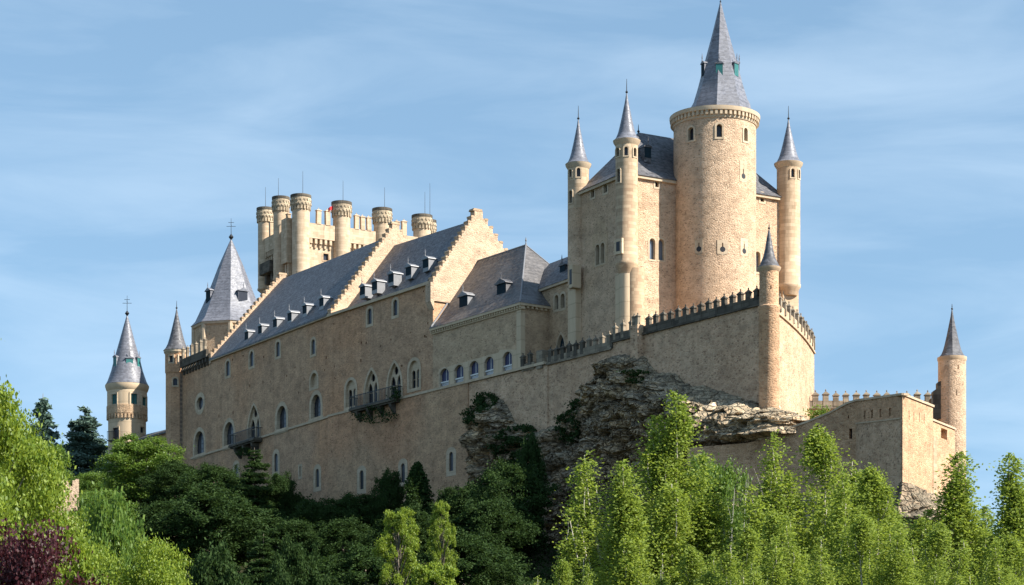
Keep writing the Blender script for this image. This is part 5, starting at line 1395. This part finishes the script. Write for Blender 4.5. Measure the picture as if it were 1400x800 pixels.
PROTO = {
    'poplar_a': (24.0, 9.6, poplar(24, [(.9, 0, 24.6, 2.3), (.2, .3, 23.0, 2.7), (-2.6, .6, 21.0, 1.5), (2.4, -.5, 18.2, 2.6), (-3.1, -.4, 16.6, 2.0), (.6, -1.8, 18.6, 2.8), (3.4, .5, 14.0, 1.9), (-1.3, -1.8, 15.5, 2.6)], 210000, M['leaf_poplar'], .068)),
    'poplar_b': (22.0, 10.0, poplar(22, [(0, 0, 22, 2.7), (-1.9, .5, 20.8, 2.0), (2.2, .2, 19.8, 2.4), (3.5, -.5, 16.5, 2.2), (-3.4, -.3, 17.2, 2.2), (.8, -1.7, 18.2, 2.8), (-1.6, -1.8, 16.6, 2.6), (2.2, 1.8, 18, 2.2)], 190000, M['leaf_poplar'], .068)),
    'poplar_c': (20.0, 5.0, poplar(20, [(0, 0, 20, 1.8), (1.2, .4, 16.6, 1.4), (-1.1, -.2, 15.0, 1.5), (.2, -1.0, 13.5, 1.7)], 85000, M['leaf_poplar'], .068)),
    'bright_a': (14.0, 10.0, broad(14, 5.0, 80000, M['leaf_bright'], .085, .18, 40, .70, .19, .6, 10)),
    'bright_b': (12.0, 9.0, broad(12, 4.5, 70000, M['leaf_bright'], .08, .14, 36, .70, .20, .6, 9)),
    'bright_c': (22.0, 9.0, broad(22, 4.5, 34000, M['leaf_bright'], .13, .52, 34, .75, .17, .5, 8)),
    'mid_a': (15.0, 12.0, broad(15, 6.0, 50000, M['leaf_mid'], .17, .16, 34, .85, .24, .45, 10)),
    'mid_b': (11.0, 10.0, broad(11, 5.0, 36000, M['leaf_mid'], .15, .12, 28, .85, .27, .45, 9)),
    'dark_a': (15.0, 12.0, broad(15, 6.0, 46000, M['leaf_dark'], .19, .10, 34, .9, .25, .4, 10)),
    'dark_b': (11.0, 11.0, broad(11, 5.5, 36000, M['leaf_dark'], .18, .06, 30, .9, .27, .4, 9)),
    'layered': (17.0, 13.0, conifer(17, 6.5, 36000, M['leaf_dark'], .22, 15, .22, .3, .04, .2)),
    'spruce': (17.0, 8.0, conifer(17, 4.0, 34000, M['leaf_conifer'], .26, 22, .30, .1)),
    'cedar': (18.0, 13.0, conifer(18, 6.5, 46000, M['leaf_conifer'], .28, 18, .16, .15, .05, .12)),
    'cypress': (9.0, 3.4, column(9, 1.7, 9000, M['leaf_dark'], .17)),
    'plum': (9.0, 8.0, broad(9, 4.0, 46000, M['leaf_purple'], .085, .15, 24, .6, .28, .4, 12)),
    'bare': (12.0, 3.0, None),
}
KIND = {'poplar_a': 'poplar_tree', 'poplar_b': 'poplar_tree', 'poplar_c': 'poplar_tree', 'bright_a': 'maple_tree', 'bright_b': 'maple_tree', 'bright_c': 'maple_tree', 'mid_a': 'broadleaf_tree', 'mid_b': 'broadleaf_tree',
        'dark_a': 'dark_tree', 'dark_b': 'dark_shrub', 'layered': 'layered_tree', 'spruce': 'spruce_tree', 'cedar': 'cedar_tree', 'cypress': 'cypress_tree', 'plum': 'plum_tree'}
def tree(kind, px, ytop, Y, wpx, label, rot=None, group=None, lean=0.0):
    H_, W_, (tm, cm) = PROTO[kind]
    x = (px - CX) / F * Y; zt = (HY - ytop) * Y / F; zg = gz(x, Y)
    Ht = zt - zg; sz_ = Ht / H_; sx_ = (wpx * Y / F) / W_
    if sx_ > sz_ * 1.6: sx_ = sz_ * 1.6
    o = thing(KIND[kind], label, 'shrub' if 'shrub' in KIND[kind] else 'tree', (x, Y, zg), group)
    o.rotation_euler = (0, lean, random.random() * 6.28 if rot is None else rot); o.scale = (sx_, sx_, sz_)
    for nm, me in (('trunk', tm), ('crown', cm)):
        c = bpy.data.objects.new(nm, me); COL.objects.link(c); c.parent = o
    return o

POP, LEFT, DARK, FAR = 'poplars in front of the cliff', 'bright trees at the left', 'dark trees on the shaded slope', 'conifers by the round tower'
T = [
 ('poplar_a', 893, 527, 150, 402, 'tallest multi-stemmed poplar standing in front of the cliff', 0.0, POP),
 ('poplar_b', 1122, 562, 148, 423, 'broad poplar with its tip just left of the bastion', 0.6, POP),
 ('poplar_b', 1064, 684, 130, 409, 'bushy poplar whose tips stand below the curtain wall', 2.0, POP),
 ('poplar_b', 1196, 618, 140, 366, 'poplar growing directly in front of the bastion corner', 1.0, POP),
 ('poplar_c', 1313, 616, 145, 195, 'narrow poplar rising just in front of the slim right tower', 2.6, POP),
 ('poplar_c', 1383, 618, 138, 195, 'poplar against the sky at the right edge', .4, POP),
 ('poplar_c', 1348, 690, 150, 143, 'shorter poplar standing in the gap right of the slim tower', 1.7, POP),
 ('poplar_b', 1180, 690, 112, 439, 'dense poplar thicket leaning across the bottom under the bastion', 3.0, POP),
 ('poplar_b', 1020, 706, 110, 390, 'low poplar thicket at the bottom right of the tall poplar', 4.0, POP),
 ('poplar_b', 1280, 700, 118, 366, 'leafy poplar thicket below the side bastion', 5.0, POP),
 ('poplar_b', 1385, 716, 110, 341, 'poplar thicket filling the lower right corner', 1.2, POP),
 ('poplar_c', 853, 628, 140, 170, 'young poplar at the left foot of the tall poplar', 1.5, POP),
 ('poplar_b', 950, 735, 118, 317, 'low leafy poplar in front of the tall poplar', 2.4, POP),
 ('poplar_b', 770, 752, 122, 183, 'small pale green poplar bush at the bottom left of the poplars', 3.3, POP),
 ('mid_b', 975, 636, 240, 95, 'flat-layered bright green tree tucked behind the tall poplar', None, None),
 ('bright_a', -78, 440, 70, 262, 'tall yellow-green maple cut off by the left edge', 0.3, LEFT),
 ('bright_b', -14, 606, 84, 200, 'yellow-green maple spreading above the purple plum', 1.0, LEFT),
 ('bright_b', 72, 712, 84, 165, 'low yellow-green maple spreading just below the ruined wall', 5.2, LEFT),
 ('bright_b', -10, 560, 76, 220, 'yellow-green maple standing below the tallest maple', 2.2, LEFT),
 ('mid_b', 138, 700, 150, 110, 'mid-green tree right of the purple plum', 2.9, LEFT),
 ('bright_b', 205, 752, 88, 170, 'low yellow-green maple at the bottom edge below dark trees', 4.1, LEFT),
 ('mid_b', 52, 606, 402, 88, 'rounded green tree under the spruce', None, LEFT),
 ('mid_b', 128, 648, 385, 62, 'green tree beside the ruined wall', None, LEFT),
 ('mid_a', 146, 676, 318, 84, 'mid-green tree between ruined wall and dark slope', None, LEFT),
 ('plum', 34, 742, 66, 215, 'dark purple plum tree in the lower left corner', 0.0, None),
 ('spruce', 58, 538, 470, 120, 'slim pointed spruce left of the round tower', None, FAR),
 ('cedar', 116, 556, 452, 142, 'blue-green cedar with layered boughs next to the round tower', None, FAR),
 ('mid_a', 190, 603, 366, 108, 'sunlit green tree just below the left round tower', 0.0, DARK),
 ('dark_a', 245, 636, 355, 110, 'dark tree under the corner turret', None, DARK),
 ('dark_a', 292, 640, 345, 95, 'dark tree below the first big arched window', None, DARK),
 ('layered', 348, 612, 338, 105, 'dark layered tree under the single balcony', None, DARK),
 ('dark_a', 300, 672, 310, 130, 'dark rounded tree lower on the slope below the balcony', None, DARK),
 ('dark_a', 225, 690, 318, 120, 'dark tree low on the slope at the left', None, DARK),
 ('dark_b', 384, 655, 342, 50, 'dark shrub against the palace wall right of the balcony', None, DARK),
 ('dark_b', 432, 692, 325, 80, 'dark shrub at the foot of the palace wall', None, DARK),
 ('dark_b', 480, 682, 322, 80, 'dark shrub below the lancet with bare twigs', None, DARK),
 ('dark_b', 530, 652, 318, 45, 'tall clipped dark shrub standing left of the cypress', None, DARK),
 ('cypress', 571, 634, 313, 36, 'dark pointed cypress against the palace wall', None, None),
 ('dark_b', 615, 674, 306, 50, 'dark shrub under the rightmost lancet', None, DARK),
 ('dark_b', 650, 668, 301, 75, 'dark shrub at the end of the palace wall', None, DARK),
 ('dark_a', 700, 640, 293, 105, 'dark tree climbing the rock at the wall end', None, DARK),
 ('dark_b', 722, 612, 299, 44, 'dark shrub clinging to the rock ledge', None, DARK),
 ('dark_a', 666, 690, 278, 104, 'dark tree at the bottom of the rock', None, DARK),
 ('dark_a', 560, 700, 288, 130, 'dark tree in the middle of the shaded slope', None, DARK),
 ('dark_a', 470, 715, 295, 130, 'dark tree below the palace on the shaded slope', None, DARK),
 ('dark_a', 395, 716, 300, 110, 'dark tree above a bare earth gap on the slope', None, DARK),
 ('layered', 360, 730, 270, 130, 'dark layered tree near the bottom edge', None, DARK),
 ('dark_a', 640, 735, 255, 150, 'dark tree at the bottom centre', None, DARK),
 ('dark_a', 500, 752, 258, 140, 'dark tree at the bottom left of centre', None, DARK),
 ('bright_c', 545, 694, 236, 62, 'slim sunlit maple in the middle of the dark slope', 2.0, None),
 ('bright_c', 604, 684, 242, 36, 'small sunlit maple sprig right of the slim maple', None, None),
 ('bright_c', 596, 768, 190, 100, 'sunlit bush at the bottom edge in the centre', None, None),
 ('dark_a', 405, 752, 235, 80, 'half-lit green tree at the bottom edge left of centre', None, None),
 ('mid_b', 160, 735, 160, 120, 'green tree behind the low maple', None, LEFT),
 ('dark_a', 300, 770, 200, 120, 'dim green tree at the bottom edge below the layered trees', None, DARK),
]
for k, px, yt, Y, w, lab, rot, grp in T: tree(k, px, yt, Y, w, lab, rot, grp)

# bare poplar poles in front of the curtain wall
for i, (px, yt, Y) in enumerate(((1003, 668, 170), (1016, 656, 172), (1040, 652, 168), (775, 735, 150), (800, 742, 150))):
    x = (px - CX) / F * Y; zt = (HY - yt) * Y / F; zg = gz(x, Y)
    o = thing('bare_tree', ('leafless pale stem left of the curtain wall poplars', 'leafless pale stem bent to the right beside the tall poplar', 'leafless pale stem standing before the curtain wall', 'leafless pale stem at the left foot of the poplars', 'leafless pale stem close left of the tall poplar')[i], 'tree', (x, Y, zg), 'bare pale stems')
    h = zt - zg; bm = bmesh.new()
    st = [Vector((x + .25 * math.sin(k * 1.1 + i), Y, zg + h * k / 6)) for k in range(7)]; tube(bm, st, .08, .02, 6); obj('trunk', bm, M['bark_pale'], o)
    for k in range(3):
        bm = bmesh.new(); p = st[4 + k % 2].lerp(st[5 + k % 2], RNG.random()); e = p + Vector((RNG.normal() * .35, RNG.normal() * .3, 1.4 + RNG.random())); tube(bm, [p, p.lerp(e, .5) + Vector((.1, 0, -.1)), e], .03, .01, 5); obj('branch', bm, M['bark_pale'], o)

# ivy and creepers on the rock and under the balconies
def patch(pl, px0, px1, y0, y1, n, off, size, dens=1.0):
    out = []
    while len(out) < n:
        px, py = RNG.uniform(px0, px1), RNG.uniform(y0, y1)
        ex = ((px - (px0 + px1) / 2) / ((px1 - px0) / 2)) ** 2 + ((py - (y0 + y1) / 2) / ((y1 - y0) / 2)) ** 2
        if ex > 1 or noise.noise(Vector((px * .09, py * .09, 3.0))) < -.12 * dens: continue
        out.append(pl.w(pl.s(px), pl.z(px, py), off(px, py) + abs(RNG.normal()) * .5))
    return np.array(out)
def rk(px, py): 
    v = SEG2.w(SEG2.s(px), SEG2.z(px, py)); return rock_off(px, py, v) + .1
def ivy(name, label, cat, C, size, mat='leaf_ivy'):
    o = thing(name, label, cat, tuple(C.mean(0)))
    me = leaf_mesh('foliage', C - C.mean(0), size, M[mat], .2, .7)
    f = bpy.data.objects.new('foliage', me); COL.objects.link(f); f.parent = o
    return o
ivy('ivy', 'dark ivy clump on top of the pale rock beside the retaining wall', 'ivy', patch(SEG2, 648, 690, 536, 585, 2600, rk, .16), .16)
ivy('ivy', 'dark creeper curtain hanging down the rock below the retaining wall', 'ivy', patch(SEG2, 690, 752, 580, 690, 7000, rk, .18), .18)
ivy('ivy', 'dark scrub on the bulging rock left of the tall cliff', 'ivy', patch(SEG2, 770, 815, 545, 610, 2600, rk, .15), .15)
ivy('ivy', 'small green tuft on the rock under the terrace pier', 'ivy', patch(SEG2, 884, 902, 508, 528, 700, rk, .13), .13, 'leaf_dark')
ivy('ivy', 'creeper hanging under the long balcony', 'ivy', patch(SEG2, 492, 550, 556, 580, 650, lambda a, b: .5 + .8 * RNG.random(), .15), .15)
ivy('ivy', 'ivy spilling over the right end of the long balcony', 'ivy', patch(SEG2, 546, 555, 530, 552, 220, lambda a, b: .6 + .9 * RNG.random(), .15), .15)
ivy('ivy', 'creeper under the single balcony', 'ivy', patch(SEG1, 330, 354, 612, 624, 350, lambda a, b: .5 + .8 * RNG.random(), .15), .15)
ivy('ivy', 'green shrubs on the ledge behind the curtain wall', 'shrub', np.array([P(px, py, 283) for px, py in zip(RNG.normal(1122, 9, 900), RNG.normal(570, 3.2, 900))]) + RNG.normal(size=(900, 3)) * .5, .15, 'leaf_mid')

# ground cover on the hillside
n = 330000
gx, gy = RNG.uniform(-95, 75, n), RNG.uniform(165, 430, n)
d = sdist(gx, gy); k = d > .6; gx, gy = gx[k], gy[k]
zz_ = ground(gx, gy) + np.abs(RNG.normal(size=len(gx))) * .45
me = leaf_mesh('undergrowth', np.stack([gx, gy, zz_], 1), .26, M['leaf_dark'], .5, .6)
o = bpy.data.objects.new('undergrowth', me); COL.objects.link(o); o['kind'] = 'stuff'; o['label'] = 'dark green undergrowth covering the steep hillside'
